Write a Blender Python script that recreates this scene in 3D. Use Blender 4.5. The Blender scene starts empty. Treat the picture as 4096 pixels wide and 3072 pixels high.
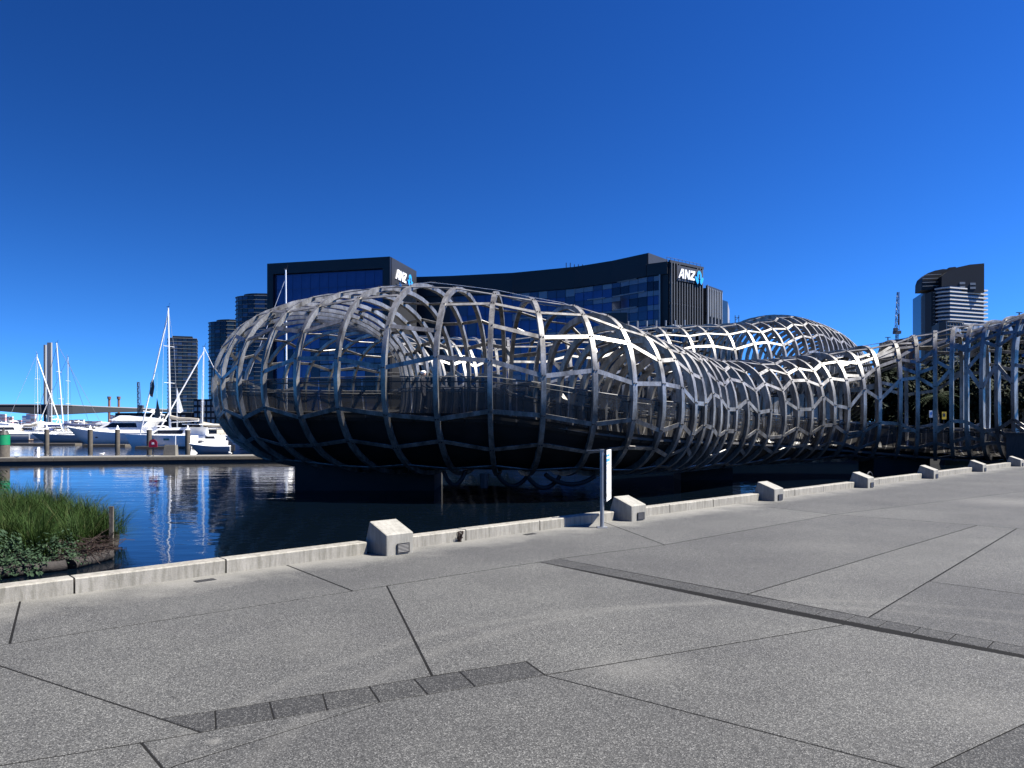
import bpy, math, random
from mathutils import Vector, Matrix
random.seed(7)
R = math.radians
# ------------------------------------------------------------------ camera, sky, sun
scene = bpy.context.scene
COL = scene.collection
EYE = 1.6
F = 3000.0            # focal length in pixels of a 4096 wide frame
HZ = 1700.0           # horizon row in that frame
cam = bpy.data.objects.new('camera', bpy.data.cameras.new('camera'))
COL.objects.link(cam)
cam.location = (0, 0, EYE)
cam.rotation_euler = (R(90), 0, 0)
cam.data.sensor_width = 36
cam.data.lens = F / 4096 * 36
cam.data.shift_y = (HZ - 1536) / 4096
cam.data.clip_end = 12000
scene.camera = cam

SUN = Vector((math.cos(R(55)) * .995, math.cos(R(55)) * -.11, math.sin(R(55)))).normalized()
world = bpy.data.worlds.new('World')
scene.world = world
world.use_nodes = True
wt = world.node_tree
wt.nodes.clear()
sky = wt.nodes.new('ShaderNodeTexSky')
sky.sky_type = 'NISHITA'
sky.sun_disc = False
sky.sun_elevation = R(55)
sky.sun_rotation = math.atan2(SUN.x, SUN.y)
sky.altitude = 0
sky.air_density = 1.0
sky.dust_density = 0.0
sky.ozone_density = 3.0
# clear dry air: look the sky up a little above the true direction, so the blue runs down to the horizon
tc = wt.nodes.new('ShaderNodeTexCoord')
sp = wt.nodes.new('ShaderNodeSeparateXYZ')
wt.links.new(tc.outputs['Generated'], sp.inputs[0])
ab_ = wt.nodes.new('ShaderNodeMath'); ab_.operation = 'ABSOLUTE'
wt.links.new(sp.outputs[2], ab_.inputs[0])
ma = wt.nodes.new('ShaderNodeMath'); ma.operation = 'MULTIPLY_ADD'
ma.inputs[1].default_value = 1.15; ma.inputs[2].default_value = .135
wt.links.new(ab_.outputs[0], ma.inputs[0])
cb = wt.nodes.new('ShaderNodeCombineXYZ')
wt.links.new(sp.outputs[0], cb.inputs[0]); wt.links.new(sp.outputs[1], cb.inputs[1]); wt.links.new(ma.outputs[0], cb.inputs[2])
wt.links.new(cb.outputs[0], sky.inputs[0])
hs = wt.nodes.new('ShaderNodeHueSaturation')
hs.inputs['Saturation'].default_value = 1.16
hs.inputs['Hue'].default_value = .494
hs.inputs['Value'].default_value = .466
gam = wt.nodes.new('ShaderNodeGamma')
gam.inputs['Gamma'].default_value = 2.0
bg = wt.nodes.new('ShaderNodeBackground')
bg.inputs['Strength'].default_value = 0.058
wo = wt.nodes.new('ShaderNodeOutputWorld')
wt.links.new(sky.outputs[0], hs.inputs['Color'])
wt.links.new(hs.outputs[0], gam.inputs[0])
wt.links.new(gam.outputs[0], bg.inputs[0])
wt.links.new(bg.outputs[0], wo.inputs[0])

sl = bpy.data.lights.new('sun', 'SUN')
sl.energy = 5.0
sl.angle = R(0.53)
sl.color = (1.0, 0.955, 0.88)
so = bpy.data.objects.new('sun', sl)
so.rotation_euler = SUN.to_track_quat('Z', 'Y').to_euler()
so.location = (30, -10, 60)
COL.objects.link(so)
vs = scene.view_settings
vs.view_transform = 'Standard'
vs.look = 'None'
vs.exposure = 1.7
vs.gamma = 1.0
vs.use_curve_mapping = False

# ------------------------------------------------------------------ helpers
def G(px, py, z=0.0):
    d = (EYE - z) * F / (py - HZ)
    return Vector(((px - 2048) / F * d, d, z))

def at(px, py, d):
    return Vector(((px - 2048) / F * d, d, EYE - (py - HZ) / F * d))

def link(o, parent=None):
    COL.objects.link(o)
    if parent is not None:
        o.parent = parent
    return o

def tag(o, label=None, cat=None, group=None, kind=None):
    if label: o['label'] = label
    if cat: o['category'] = cat
    if group: o['group'] = group
    if kind: o['kind'] = kind
    return o

def thing(name, label, cat, loc=(0, 0, 0), rz=0.0, group=None, kind=None):
    o = bpy.data.objects.new(name, None)
    o.empty_display_size = .3
    o.location = loc
    o.rotation_euler = (0, 0, rz)
    COL.objects.link(o)
    return tag(o, label, cat, group, kind)

class MB:
    """collects vertices and faces, then links them as one mesh object"""
    def __init__(s):
        s.v = []; s.f = []; s.smooth = False
    def add(s, vs_, fs):
        b = len(s.v)
        s.v.extend([tuple(p) for p in vs_])
        s.f.extend([tuple(i + b for i in f) for f in fs])
        return s
    def box(s, c, size, rz=0.0, m=None):
        x, y, z = [k / 2 for k in size]
        ps = [Vector((a * x, b * y, d * z)) for d in (-1, 1) for a, b in ((-1, -1), (1, -1), (1, 1), (-1, 1))]
        if m is None:
            m = Matrix.Rotation(rz, 3, 'Z')
        ps = [m @ p + Vector(c) for p in ps]
        return s.add(ps, [(3, 2, 1, 0), (4, 5, 6, 7), (0, 1, 5, 4), (1, 2, 6, 5), (2, 3, 7, 6), (3, 0, 4, 7)])
    def bar(s, a, b, w, t, up):
        """flat bar from a to b: width w across, thickness t along up"""
        a, b, up = Vector(a), Vector(b), Vector(up)
        d = (b - a).normalized()
        side = d.cross(up).normalized()
        up = side.cross(d).normalized()
        ps = []
        for p in (a, b):
            for i, j in ((-1, -1), (1, -1), (1, 1), (-1, 1)):
                ps.append(p + side * (i * w / 2) + up * (j * t / 2))
        return s.add(ps, [(3, 2, 1, 0), (4, 5, 6, 7), (0, 1, 5, 4), (1, 2, 6, 5), (2, 3, 7, 6), (3, 0, 4, 7)])
    def tube(s, pts, r, n=8, r1=None, closed=False, caps=True):
        pts = [Vector(p) for p in pts]
        k = len(pts)
        base = len(s.v)
        for i, p in enumerate(pts):
            if closed:
                d = pts[(i + 1) % k] - pts[i - 1]
            else:
                d = pts[min(i + 1, k - 1)] - pts[max(i - 1, 0)]
            d.normalize()
            a = d.cross(Vector((0, 0, 1)))
            if a.length < 1e-3:
                a = Vector((1, 0, 0))
            a.normalize()
            b = d.cross(a)
            rr = r if r1 is None else r + (r1 - r) * i / max(1, k - 1)
            for j in range(n):
                q = 2 * math.pi * j / n
                s.v.append(tuple(p + a * (rr * math.cos(q)) + b * (rr * math.sin(q))))
        m = k if closed else k - 1
        for i in range(m):
            for j in range(n):
                s.f.append((base + i * n + j, base + i * n + (j + 1) % n,
                            base + ((i + 1) % k) * n + (j + 1) % n, base + ((i + 1) % k) * n + j))
        if caps and not closed:
            s.f.append(tuple(base + j for j in reversed(range(n))))
            s.f.append(tuple(base + (k - 1) * n + j for j in range(n)))
        return s
    def prism(s, poly, z0, z1):
        """vertical prism over a plan polygon (counter clockwise)"""
        n = len(poly)
        lo = [(p[0], p[1], z0) for p in poly]
        hi = [(p[0], p[1], z1) for p in poly]
        fs = [tuple(range(n, 2 * n)), tuple(reversed(range(n)))]
        fs += [(i, (i + 1) % n, n + (i + 1) % n, n + i) for i in range(n)]
        return s.add(lo + hi, fs)
    def extrude(s, prof, a, b):
        """closed profile (list of 3D points) swept from offset a to offset b"""
        n = len(prof)
        a, b = Vector(a), Vector(b)
        ps = [Vector(p) + a for p in prof] + [Vector(p) + b for p in prof]
        fs = [tuple(reversed(range(n))), tuple(range(n, 2 * n))]
        fs += [(i, (i + 1) % n, n + (i + 1) % n, n + i) for i in range(n)]
        return s.add(ps, fs)
    def loft(s, rings, close=False, caps=True):
        n = len(rings[0])
        base = len(s.v)
        for r_ in rings:
            s.v.extend([tuple(p) for p in r_])
        for i in range(len(rings) - 1):
            for j in range(n if close else n - 1):
                s.f.append((base + i * n + j, base + i * n + (j + 1) % n,
                            base + (i + 1) * n + (j + 1) % n, base + (i + 1) * n + j))
        if caps:
            s.f.append(tuple(base + j for j in reversed(range(n))))
            s.f.append(tuple(base + (len(rings) - 1) * n + j for j in range(n)))
        return s
    def ball(s, c, r, n=8, m=5, sc=(1, 1, 1)):
        rings = []
        for i in range(1, m):
            t = math.pi * i / m
            rings.append([Vector(c) + Vector((sc[0] * r * math.sin(t) * math.cos(2 * math.pi * j / n),
                                              sc[1] * r * math.sin(t) * math.sin(2 * math.pi * j / n),
                                              -sc[2] * r * math.cos(t))) for j in range(n)])
        return s.loft(rings, close=True)
    def mesh(s, name, mat, org=None):
        me = bpy.data.meshes.new(name)
        v = s.v if org is None else [(p[0] - org[0], p[1] - org[1], p[2] - org[2]) for p in s.v]
        me.from_pydata(v, [], s.f)
        me.validate()
        if mat: me.materials.append(mat)
        if s.smooth:
            for p in me.polygons: p.use_smooth = True
        return me
    def build(s, name, mat, parent=None, kind=None, world=False, label=None):
        org = None
        if world and parent is not None:
            org = Vector((0, 0, 0)); q = parent
            while q is not None:
                org = org + q.location; q = q.parent
        me = s.mesh(name, mat, org)
        if s.smooth:
            try: me.set_sharp_from_angle(angle=R(40))
            except Exception: pass
        o = bpy.data.objects.new(name, me)
        link(o, parent)
        if kind: o['kind'] = kind
        if label: o['label'] = label
        return o

def place(name, me, loc, parent=None, rz=0.0, scale=(1, 1, 1)):
    o = bpy.data.objects.new(name, me)
    o.location = loc; o.rotation_euler = (0, 0, rz); o.scale = scale
    return link(o, parent)

def copy_tree(o, parent=None):
    c = o.copy(); COL.objects.link(c); c.parent = parent
    for ch in list(o.children):
        copy_tree(ch, c)
    return c

# ------------------------------------------------------------------ materials
def mat_base(name):
    m = bpy.data.materials.new(name)
    m.use_nodes = True
    t = m.node_tree
    b = t.nodes['Principled BSDF']
    return m, t, b

def noise(t, co, scale, detail=4, rough=.55):
    n = t.nodes.new('ShaderNodeTexNoise')
    n.inputs['Scale'].default_value = scale
    n.inputs['Detail'].default_value = detail
    n.inputs['Roughness'].default_value = rough
    if co: t.links.new(co, n.inputs['Vector'])
    return n

def ramp(t, fac, stops):
    r_ = t.nodes.new('ShaderNodeValToRGB')
    e = r_.color_ramp.elements
    while len(e) < len(stops): e.new(.5)
    for k, (p, c) in enumerate(stops):
        e[k].position = p
        e[k].color = (c[0], c[1], c[2], 1)
    t.links.new(fac, r_.inputs[0])
    return r_

def mixc(t, fac, a, b, mode='MIX'):
    m = t.nodes.new('ShaderNodeMix')
    m.data_type = 'RGBA'; m.blend_type = mode
    if isinstance(fac, (int, float)): m.inputs[0].default_value = fac
    else: t.links.new(fac, m.inputs[0])
    for sock, x in ((m.inputs[6], a), (m.inputs[7], b)):
        if isinstance(x, tuple): sock.default_value = (x[0], x[1], x[2], 1)
        else: t.links.new(x, sock)
    return m.outputs[2]

def simple(name, col, rough=.6, metal=0.0, var=.12, scale=3.0, bump=0.0, bscale=40.0, spec=.5, coord='Object'):
    m, t, b = mat_base(name)
    co = t.nodes.new('ShaderNodeTexCoord').outputs[coord]
    n = noise(t, co, scale, 5, .6)
    lo = tuple(c * (1 - var) for c in col); hi = tuple(min(1, c * (1 + var)) for c in col)
    r_ = ramp(t, n.outputs[0], [(.3, lo), (.7, hi)])
    t.links.new(r_.outputs[0], b.inputs['Base Color'])
    b.inputs['Roughness'].default_value = rough
    b.inputs['Metallic'].default_value = metal
    b.inputs['Specular IOR Level'].default_value = spec
    if bump:
        n2 = noise(t, co, bscale, 4, .6)
        bp = t.nodes.new('ShaderNodeBump')
        bp.inputs['Strength'].default_value = bump
        bp.inputs['Distance'].default_value = .02
        t.links.new(n2.outputs[0], bp.inputs['Height'])
        t.links.new(bp.outputs[0], b.inputs['Normal'])
    return m

def steel_mat():
    m, t, b = mat_base('galvanised_steel')
    co = t.nodes.new('ShaderNodeTexCoord').outputs['Object']
    mp = t.nodes.new('ShaderNodeMapping'); mp.inputs['Scale'].default_value = (1.6, 1.6, .5)
    t.links.new(co, mp.inputs[0])
    n1 = noise(t, mp.outputs[0], 1.3, 6, .65)
    n2 = noise(t, co, 14, 4, .6)
    c1 = ramp(t, n1.outputs[0], [(.30, (.08, .074, .066)), (.5, (.24, .233, .218)), (.70, (.41, .402, .385))])
    c2 = ramp(t, n2.outputs[0], [(.3, (.75, .75, .75)), (.7, (1.1, 1.1, 1.1))])
    t.links.new(mixc(t, 1.0, c1.outputs[0], c2.outputs[0], 'MULTIPLY'), b.inputs['Base Color'])
    b.inputs['Roughness'].default_value = .42
    b.inputs['Metallic'].default_value = .68
    b.inputs['Specular IOR Level'].default_value = .4
    return m

SCUFFS = [(1.915, 3.013, 3.693, 0.10, 0.29), (2.528, 3.078, 3.778, 0.12, 0.29), (0.915, 4.974, 0.000, 0.45, 0.46), (0.656, 4.898, 0.000, 0.35, 0.36), (-1.503, 3.794, 0.000, 0.06, 1.00), (2.646, 4.174, 0.000, 0.60, 0.31), (-1.485, 5.581, 0.000, 0.70, 0.22), (4.173, 10.000, 0.000, 1.00, 0.26), (10.135, 15.738, 0.000, 1.50, 0.54), (10.779, 15.385, 0.000, 1.50, 0.54)]
def aggregate(name, base, light, dark, sc=85.0, stain=True):
    m, t, b = mat_base(name)
    co = t.nodes.new('ShaderNodeTexCoord').outputs['Object']
    v = t.nodes.new('ShaderNodeTexVoronoi'); v.inputs['Scale'].default_value = sc
    t.links.new(co, v.inputs['Vector'])
    sep = t.nodes.new('ShaderNodeSeparateColor'); t.links.new(v.outputs['Color'], sep.inputs[0])
    stones = ramp(t, sep.outputs[0], [(0, dark), (.35, base), (.72, base), (1, light)])
    n2 = noise(t, co, sc * 1.9, 3, .7)
    g = ramp(t, n2.outputs[0], [(.3, (.40, .40, .40)), (.7, (1.6, 1.6, 1.6))])
    c = mixc(t, 1.0, stones.outputs[0], g.outputs[0], 'MULTIPLY')
    n3 = noise(t, co, .55, 6, .62)
    g3 = ramp(t, n3.outputs[0], [(.3, (.80, .80, .81)), (.7, (1.16, 1.16, 1.15))])
    c = mixc(t, 1.0, c, g3.outputs[0], 'MULTIPLY')
    if stain:
        # trodden gum and oil spots
        vg = t.nodes.new('ShaderNodeTexVoronoi'); vg.inputs['Scale'].default_value = 1.7
        t.links.new(co, vg.inputs['Vector'])
        rg_ = ramp(t, vg.outputs['Distance'], [(.018, (.35, .35, .35)), (.034, (1, 1, 1))])
        c = mixc(t, 1.0, c, rg_.outputs[0], 'MULTIPLY')
        nb = noise(t, co, .23, 5, .7)
        rb_ = ramp(t, nb.outputs[0], [(.36, (.84, .84, .85)), (.6, (1.05, 1.05, 1.04))])
        c = mixc(t, 1.0, c, rb_.outputs[0], 'MULTIPLY')
        # curved tyre scuffs and worn pale patches, laid out in metres on the paving
        n5 = noise(t, co, 5.0, 4, .7)
        for (cx_, cy_, rad, wd, amt) in SCUFFS:
            dv = t.nodes.new('ShaderNodeVectorMath'); dv.operation = 'DISTANCE'; dv.inputs[1].default_value = (cx_, cy_, 0)
            t.links.new(co, dv.inputs[0])
            m1 = t.nodes.new('ShaderNodeMath'); m1.operation = 'SUBTRACT'; m1.inputs[1].default_value = rad
            t.links.new(dv.outputs['Value'], m1.inputs[0])
            m2 = t.nodes.new('ShaderNodeMath'); m2.operation = 'ABSOLUTE'; t.links.new(m1.outputs[0], m2.inputs[0])
            m3 = t.nodes.new('ShaderNodeMapRange'); m3.interpolation_type = 'SMOOTHSTEP'
            m3.inputs[1].default_value = 0; m3.inputs[2].default_value = wd; m3.inputs[3].default_value = amt; m3.inputs[4].default_value = 0
            t.links.new(m2.outputs[0], m3.inputs[0])
            m4 = t.nodes.new('ShaderNodeMath'); m4.operation = 'MULTIPLY'
            t.links.new(m3.outputs[0], m4.inputs[0]); t.links.new(n5.outputs[0], m4.inputs[1])
            c = mixc(t, m4.outputs[0], c, (.13, .128, .12))
        # pale lime wash that runs along the quay edge: distance behind the kerb line
        sx = t.nodes.new('ShaderNodeSeparateXYZ'); t.links.new(co, sx.inputs[0])
        dist = t.nodes.new('ShaderNodeVectorMath'); dist.operation = 'DOT_PRODUCT'
        dist.inputs[1].default_value = (.682, -.731, 0)
        t.links.new(co, dist.inputs[0])
        mr = t.nodes.new('ShaderNodeMapRange')
        mr.inputs[1].default_value = -8.0; mr.inputs[2].default_value = -7.3
        mr.inputs[3].default_value = 1.0; mr.inputs[4].default_value = 0.0
        n4 = noise(t, co, 1.4, 5, .65)
        ad = t.nodes.new('ShaderNodeMath'); ad.operation = 'MULTIPLY_ADD'
        ad.inputs[1].default_value = 1.6; ad.inputs[2].default_value = -.8
        t.links.new(n4.outputs[0], ad.inputs[0])
        a2 = t.nodes.new('ShaderNodeMath'); a2.operation = 'ADD'
        t.links.new(dist.outputs['Value'], a2.inputs[0]); t.links.new(ad.outputs[0], a2.inputs[1])
        t.links.new(a2.outputs[0], mr.inputs[0])
        ml = t.nodes.new('ShaderNodeMath'); ml.operation = 'MULTIPLY'; ml.inputs[1].default_value = .55
        t.links.new(mr.outputs[0], ml.inputs[0])
        c = mixc(t, ml.outputs[0], c, (.18, .175, .16))
    oi = t.nodes.new('ShaderNodeObjectInfo')
    ro = ramp(t, oi.outputs['Random'], [(0, (.90, .90, .905)), (1, (1.09, 1.09, 1.08))])
    c = mixc(t, 1.0, c, ro.outputs[0], 'MULTIPLY')
    t.links.new(c, b.inputs['Base Color'])
    b.inputs['Roughness'].default_value = .8
    b.inputs['Specular IOR Level'].default_value = .3
    bp = t.nodes.new('ShaderNodeBump'); bp.inputs['Strength'].default_value = .5; bp.inputs['Distance'].default_value = .004
    t.links.new(v.outputs['Distance'], bp.inputs['Height'])
    t.links.new(bp.outputs[0], b.inputs['Normal'])
    return m

def concrete(name, col, streak=.25):
    m, t, b = mat_base(name)
    co = t.nodes.new('ShaderNodeTexCoord').outputs['Object']
    n1 = noise(t, co, 2.2, 6, .65)
    c1 = ramp(t, n1.outputs[0], [(.3, tuple(c * .82 for c in col)), (.7, tuple(c * 1.12 for c in col))])
    mp = t.nodes.new('ShaderNodeMapping'); mp.inputs['Scale'].default_value = (9, 9, 1.2)
    t.links.new(co, mp.inputs[0])
    n2 = noise(t, mp.outputs[0], 2.0, 5, .7)
    c2 = ramp(t, n2.outputs[0], [(.34, (1 - streak, 1 - streak, 1 - streak * 1.1)), (.58, (1.05, 1.05, 1.04))])
    c = mixc(t, 1.0, c1.outputs[0], c2.outputs[0], 'MULTIPLY')
    n4 = noise(t, co, 120, 3, .7)
    c4 = ramp(t, n4.outputs[0], [(.25, (.72, .72, .71)), (.5, (1, 1, 1)), (.8, (1.12, 1.12, 1.12))])
    c = mixc(t, 1.0, c, c4.outputs[0], 'MULTIPLY')
    t.links.new(c, b.inputs['Base Color'])
    b.inputs['Roughness'].default_value = .75
    b.inputs['Specular IOR Level'].default_value = .35
    n3 = noise(t, co, 60, 4, .6)
    bp = t.nodes.new('ShaderNodeBump'); bp.inputs['Strength'].default_value = .35; bp.inputs['Distance'].default_value = .006
    t.links.new(n3.outputs[0], bp.inputs['Height']); t.links.new(bp.outputs[0], b.inputs['Normal'])
    return m

def water_mat():
    m, t, b = mat_base('harbour_water')
    co = t.nodes.new('ShaderNodeTexCoord').outputs['Object']
    b.inputs['Base Color'].default_value = (.0012, .003, .006, 1)
    b.inputs['Roughness'].default_value = .03
    b.inputs['IOR'].default_value = 1.33
    b.inputs['Specular IOR Level'].default_value = .31
    mp = t.nodes.new('ShaderNodeMapping'); mp.inputs['Scale'].default_value = (.7, 1.6, 1)
    mp.inputs['Rotation'].default_value = (0, 0, R(12))
    t.links.new(co, mp.inputs[0])
    n1 = noise(t, mp.outputs[0], 1.5, 3, .5)
    n2 = noise(t, mp.outputs[0], .28, 3, .5)
    # calm and ruffled patches
    n3 = noise(t, co, .035, 3, .5)
    r3 = ramp(t, n3.outputs[0], [(.4, (.25, .25, .25)), (.62, (1, 1, 1))])
    mu = t.nodes.new('ShaderNodeMath'); mu.operation = 'MULTIPLY'
    t.links.new(n1.outputs[0], mu.inputs[0]); t.links.new(r3.outputs[0], mu.inputs[1])
    ad = t.nodes.new('ShaderNodeMath'); ad.operation = 'MULTIPLY_ADD'; ad.inputs[1].default_value = 1.6
    t.links.new(n2.outputs[0], ad.inputs[0]); t.links.new(mu.outputs[0], ad.inputs[2])
    bp = t.nodes.new('ShaderNodeBump'); bp.inputs['Strength'].default_value = .62; bp.inputs['Distance'].default_value = .026
    t.links.new(ad.outputs[0], bp.inputs['Height']); t.links.new(bp.outputs[0], b.inputs['Normal'])
    return m

def mesh_panel_mat(name, col, alpha):
    """perforated steel sheet: partly see-through"""
    m, t, b = mat_base(name)
    co = t.nodes.new('ShaderNodeTexCoord').outputs['Object']
    n = noise(t, co, 3, 4, .6)
    c = ramp(t, n.outputs[0], [(.3, tuple(x * .8 for x in col)), (.7, tuple(x * 1.15 for x in col))])
    t.links.new(c.outputs[0], b.inputs['Base Color'])
    b.inputs['Roughness'].default_value = .45
    b.inputs['Metallic'].default_value = .1
    b.inputs['Alpha'].default_value = alpha
    return m

def glass_mat(name, col, rough=.08, metal=.75):
    m, t, b = mat_base(name)
    co = t.nodes.new('ShaderNodeTexCoord').outputs['Object']
    n = noise(t, co, .6, 3, .5)
    c = ramp(t, n.outputs[0], [(.3, tuple(x * .8 for x in col)), (.7, tuple(x * 1.2 for x in col))])
    t.links.new(c.outputs[0], b.inputs['Base Color'])
    b.inputs['Roughness'].default_value = rough
    b.inputs['Metallic'].default_value = metal
    return m

def leaf_mat(name, a, b_, c_):
    m, t, b = mat_base(name)
    g = t.nodes.new('ShaderNodeNewGeometry')
    r_ = ramp(t, g.outputs['Random Per Island'], [(0, a), (.5, b_), (1, c_)])
    t.links.new(r_.outputs[0], b.inputs['Base Color'])
    b.inputs['Roughness'].default_value = .7
    b.inputs['Specular IOR Level'].default_value = .1
    return m

M = {}
M['steel'] = steel_mat()
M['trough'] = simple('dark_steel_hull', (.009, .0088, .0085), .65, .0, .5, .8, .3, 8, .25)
M['deckfloor'] = simple('bridge_deck_concrete', (.05, .048, .046), .85, 0, .2, 1)
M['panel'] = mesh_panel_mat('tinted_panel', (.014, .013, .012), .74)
M['farpanel_lit'] = mesh_panel_mat('perforated_steel_sunlit', (.085, .079, .069), .9)  # far side panels: sunlight on their inner face put into the paler colour
M['pink'] = mesh_panel_mat('magenta_sheet', (0.266, 0.0228, 0.0988), .8)
M['rail'] = simple('handrail_steel', (.09, .09, .09), .6, .2, .1)
M['black'] = simple('black_rubber', (.012, .012, .013), .6, 0, .3)
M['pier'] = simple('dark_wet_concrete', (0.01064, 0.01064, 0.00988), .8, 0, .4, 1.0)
M['water'] = water_mat()
M['agg'] = aggregate('exposed_aggregate', (.047, .0475, .0465), (.142, .142, .138), (.011, .011, .011), 160)
M['aggbase'] = simple('joint_sealant', (.007, .007, .007), .95, 0, .2, spec=.1)
M['granite'] = aggregate('dark_granite', (.022, .0223, .0223), (.085, .085, .083), (.008, .008, .008), 140, stain=False)
M['kerb'] = concrete('pale_kerb_concrete', (0.209, 0.1976, 0.1748), .36)
M['block'] = concrete('pale_block_concrete', (0.2052, 0.1976, 0.1786), .24)
M['quay'] = concrete('quay_wall_concrete', (0.0836, 0.0798, 0.076), .4)
M['abut'] = concrete('abutment_concrete', (0.076, 0.07372, 0.0684), .3)
M['pontoon'] = concrete('pontoon_deck', (0.1444, 0.1368, 0.1216), .15)
M['drain'] = simple('cast_iron', (.03, .03, .03), .6, .3, .3)
M['darkmetal'] = simple('dark_metal', (.035, .035, .038), .45, .4, .2)
M['greymetal'] = simple('grey_metal', (.22, .23, .24), .45, .5, .15)
M['whitepaint'] = simple('white_paint', (.80, .80, .79), .4, 0, .05, 2)
M['gel'] = simple('white_gelcoat', (.78, .78, .77), .2, 0, .05, 1.0)
M['gelgrey'] = simple('grey_gelcoat', (0.3192, 0.3344, 0.3572), .25, 0, .06, 1.0)
M['hullblue'] = simple('pale_blue_hull', (0.342, 0.3724, 0.4256), .25, 0, .05)
M['navy'] = simple('navy_canvas', (.015, .03, .11), .7, 0, .2)
M['darkhull'] = simple('dark_hull', (.02, .022, .026), .3, 0, .2)
M['canvas'] = simple('pale_canvas', (0.2736, 0.2508, 0.2128), .8, 0, .12)
M['teak'] = simple('teak', (.24, .16, .10), .6, 0, .2)
M['smoked'] = simple('smoked_glass', (.012, .014, .018), .08, 0, .2)
M['alu'] = simple('anodised_mast', (.68, .69, .70), .35, .3, .06)
M['wire'] = simple('rigging_wire', (.55, .56, .58), .4, .4, .1)
M['darkwire'] = simple('dark_rigging', (.04, .045, .06), .6, 0, .1)
M['timber'] = simple('weathered_timber', (0.07296, 0.06384, 0.05168), .85, 0, .3, 6, .4, 20)
M['green'] = simple('green_paint', (0, 0.1672, 0.0684), .5, 0, .1)
M['red'] = simple('red_paint', (0.2888, 0, 0.0228), .5, 0, .1)
M['yellow'] = simple('yellow_paint', (0.57, 0.38, 0.0152), .5, 0, .05)
M['blue'] = simple('blue_print', (.08, .30, .72), .5, 0, .05)
M['logo'] = simple('logo_blue', (.02, .27, .70), .4, 0, .03)
M['logow'] = simple('letter_white', (0.646, 0.646, 0.6536), .4, 0, .03)
M['ink'] = simple('black_ink', (.02, .02, .022), .5, 0, .05)
M['soil'] = simple('wet_soil', (0.0114, 0.00912, 0.00684), .9, 0, .4, 4, .6, 12)
M['coir'] = simple('coir_log', (0.01915, 0.01596, 0.01436), .9, 0, .35, 10, .8, 30)
M['bark'] = simple('bark', (.09, .07, .055), .9, 0, .3, 6, .6, 14)
M['twig'] = leaf_mat('dead_twigs', (0.0228, 0.01459, 0.01277), (0.05016, 0.03648, 0.03192), (0.0114, 0.007296, 0.007296))
M['sedge'] = leaf_mat('sedge_blades', (.007, .018, .003), (.013, .031, .005), (.026, .040, .009))
M['straw'] = leaf_mat('dry_blades', (0.076, 0.0684, 0.0342), (0.0456, 0.0456, 0.019), (0.1064, 0.0912, 0.0456))
M['shrub'] = leaf_mat('shrub_leaves', (.010, .023, .012), (.019, .037, .019), (.034, .056, .030))
M['leaf'] = leaf_mat('tree_leaves', (0.004104, 0.007296, 0.003192), (0.007296, 0.01231, 0.00456), (0.01368, 0.01915, 0.007296))
M['palm'] = leaf_mat('palm_leaves', (0.00684, 0.01368, 0.005472), (0.0114, 0.02052, 0.007296), (0.02052, 0.02736, 0.0114))
M['rock'] = simple('bank_rock', (0.2508, 0.228, 0.1976), .9, 0, .3, 2, .6, 8)
M['grass'] = simple('bank_grass', (0.0266, 0.038, 0.01368), .9, 0, .35, 2)
M['land'] = simple('far_ground', (.07, .07, .065), .9, 0, .2, .05)
# buildings
M['blackclad'] = simple('black_cladding', (.007, .008, .011), .45, .2, .15, .2)
M['greyclad'] = simple('charcoal_cladding', (0.0228, 0.02356, 0.02508), .5, .2, .12, .2)
M['fin'] = simple('grey_fin', (0.076, 0.07828, 0.08132), .5, .2, .12, .2)
M['paleclad'] = simple('pale_cladding', (0.228, 0.2356, 0.2432), .45, .2, .1, .3)
M['gl_navy'] = glass_mat('navy_glass', (.035, .062, .135), .08, .6)
M['gl_blue'] = glass_mat('blue_glass', (0.038, 0.057, 0.0912), .08, .5)
M['gl_pale'] = glass_mat('spandrel_glass', (0.1292, 0.1596, 0.1976), .35, .25)
M['gl_dark'] = glass_mat('dark_glass', (.012, .018, .03), .08, .5)
M['gl_teal'] = glass_mat('teal_glass', (0.019, 0.0304, 0.038), .12, .5)
M['slab'] = simple('white_balcony_edge', (0.38, 0.3876, 0.3876), .6, 0, .05)
M['slabgrey'] = simple('grey_balcony_edge', (0.152, 0.1672, 0.1824), .6, 0, .1)
M['towerwall'] = simple('tower_wall', (.0042, .0066, .0105), .6, 0, .15, .1, spec=.3)
M['maroon'] = simple('maroon_brick', (0.0456, 0.0228, 0.02128), .8, 0, .15, .3)
M['bolte'] = simple('sunlit_bridge_concrete', (.21, .21, .205), .8, 0, .06, .02)  # pylons and parapet: sunlight put into the paler concrete colour
M['bolte_shaded'] = simple('shaded_girder_concrete', (0.0152, 0.01748, 0.0228), .8, 0, .06, .02)  # girder: same concrete, with its shade put into the colour
M['rust'] = simple('rust_red_stack', (0.152, 0.076, 0.0608), .8, 0, .15, .1)
CONT = [simple('container_' + n, c, .6, 0, .1, .05) for n, c in
        (('pink', (.45, .25, .25)), ('grey', (.42, .44, .48)), ('blue', (.16, .24, .42)), ('white', (.6, .6, .62)), ('brown', (.25, .16, .13)))]
M['skin'] = simple('skin', (.45, .27, .19), .6, 0, .05)
M['shirt'] = simple('dark_shirt', (.04, .04, .05), .8, 0, .1)
M['feather'] = simple('white_feathers', (.75, .75, .73), .7, 0, .05)
M['featherg'] = simple('grey_feathers', (.25, .26, .28), .7, 0, .05)
M['beak'] = simple('orange_beak', (.5, .12, .03), .5, 0, .05)

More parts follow.
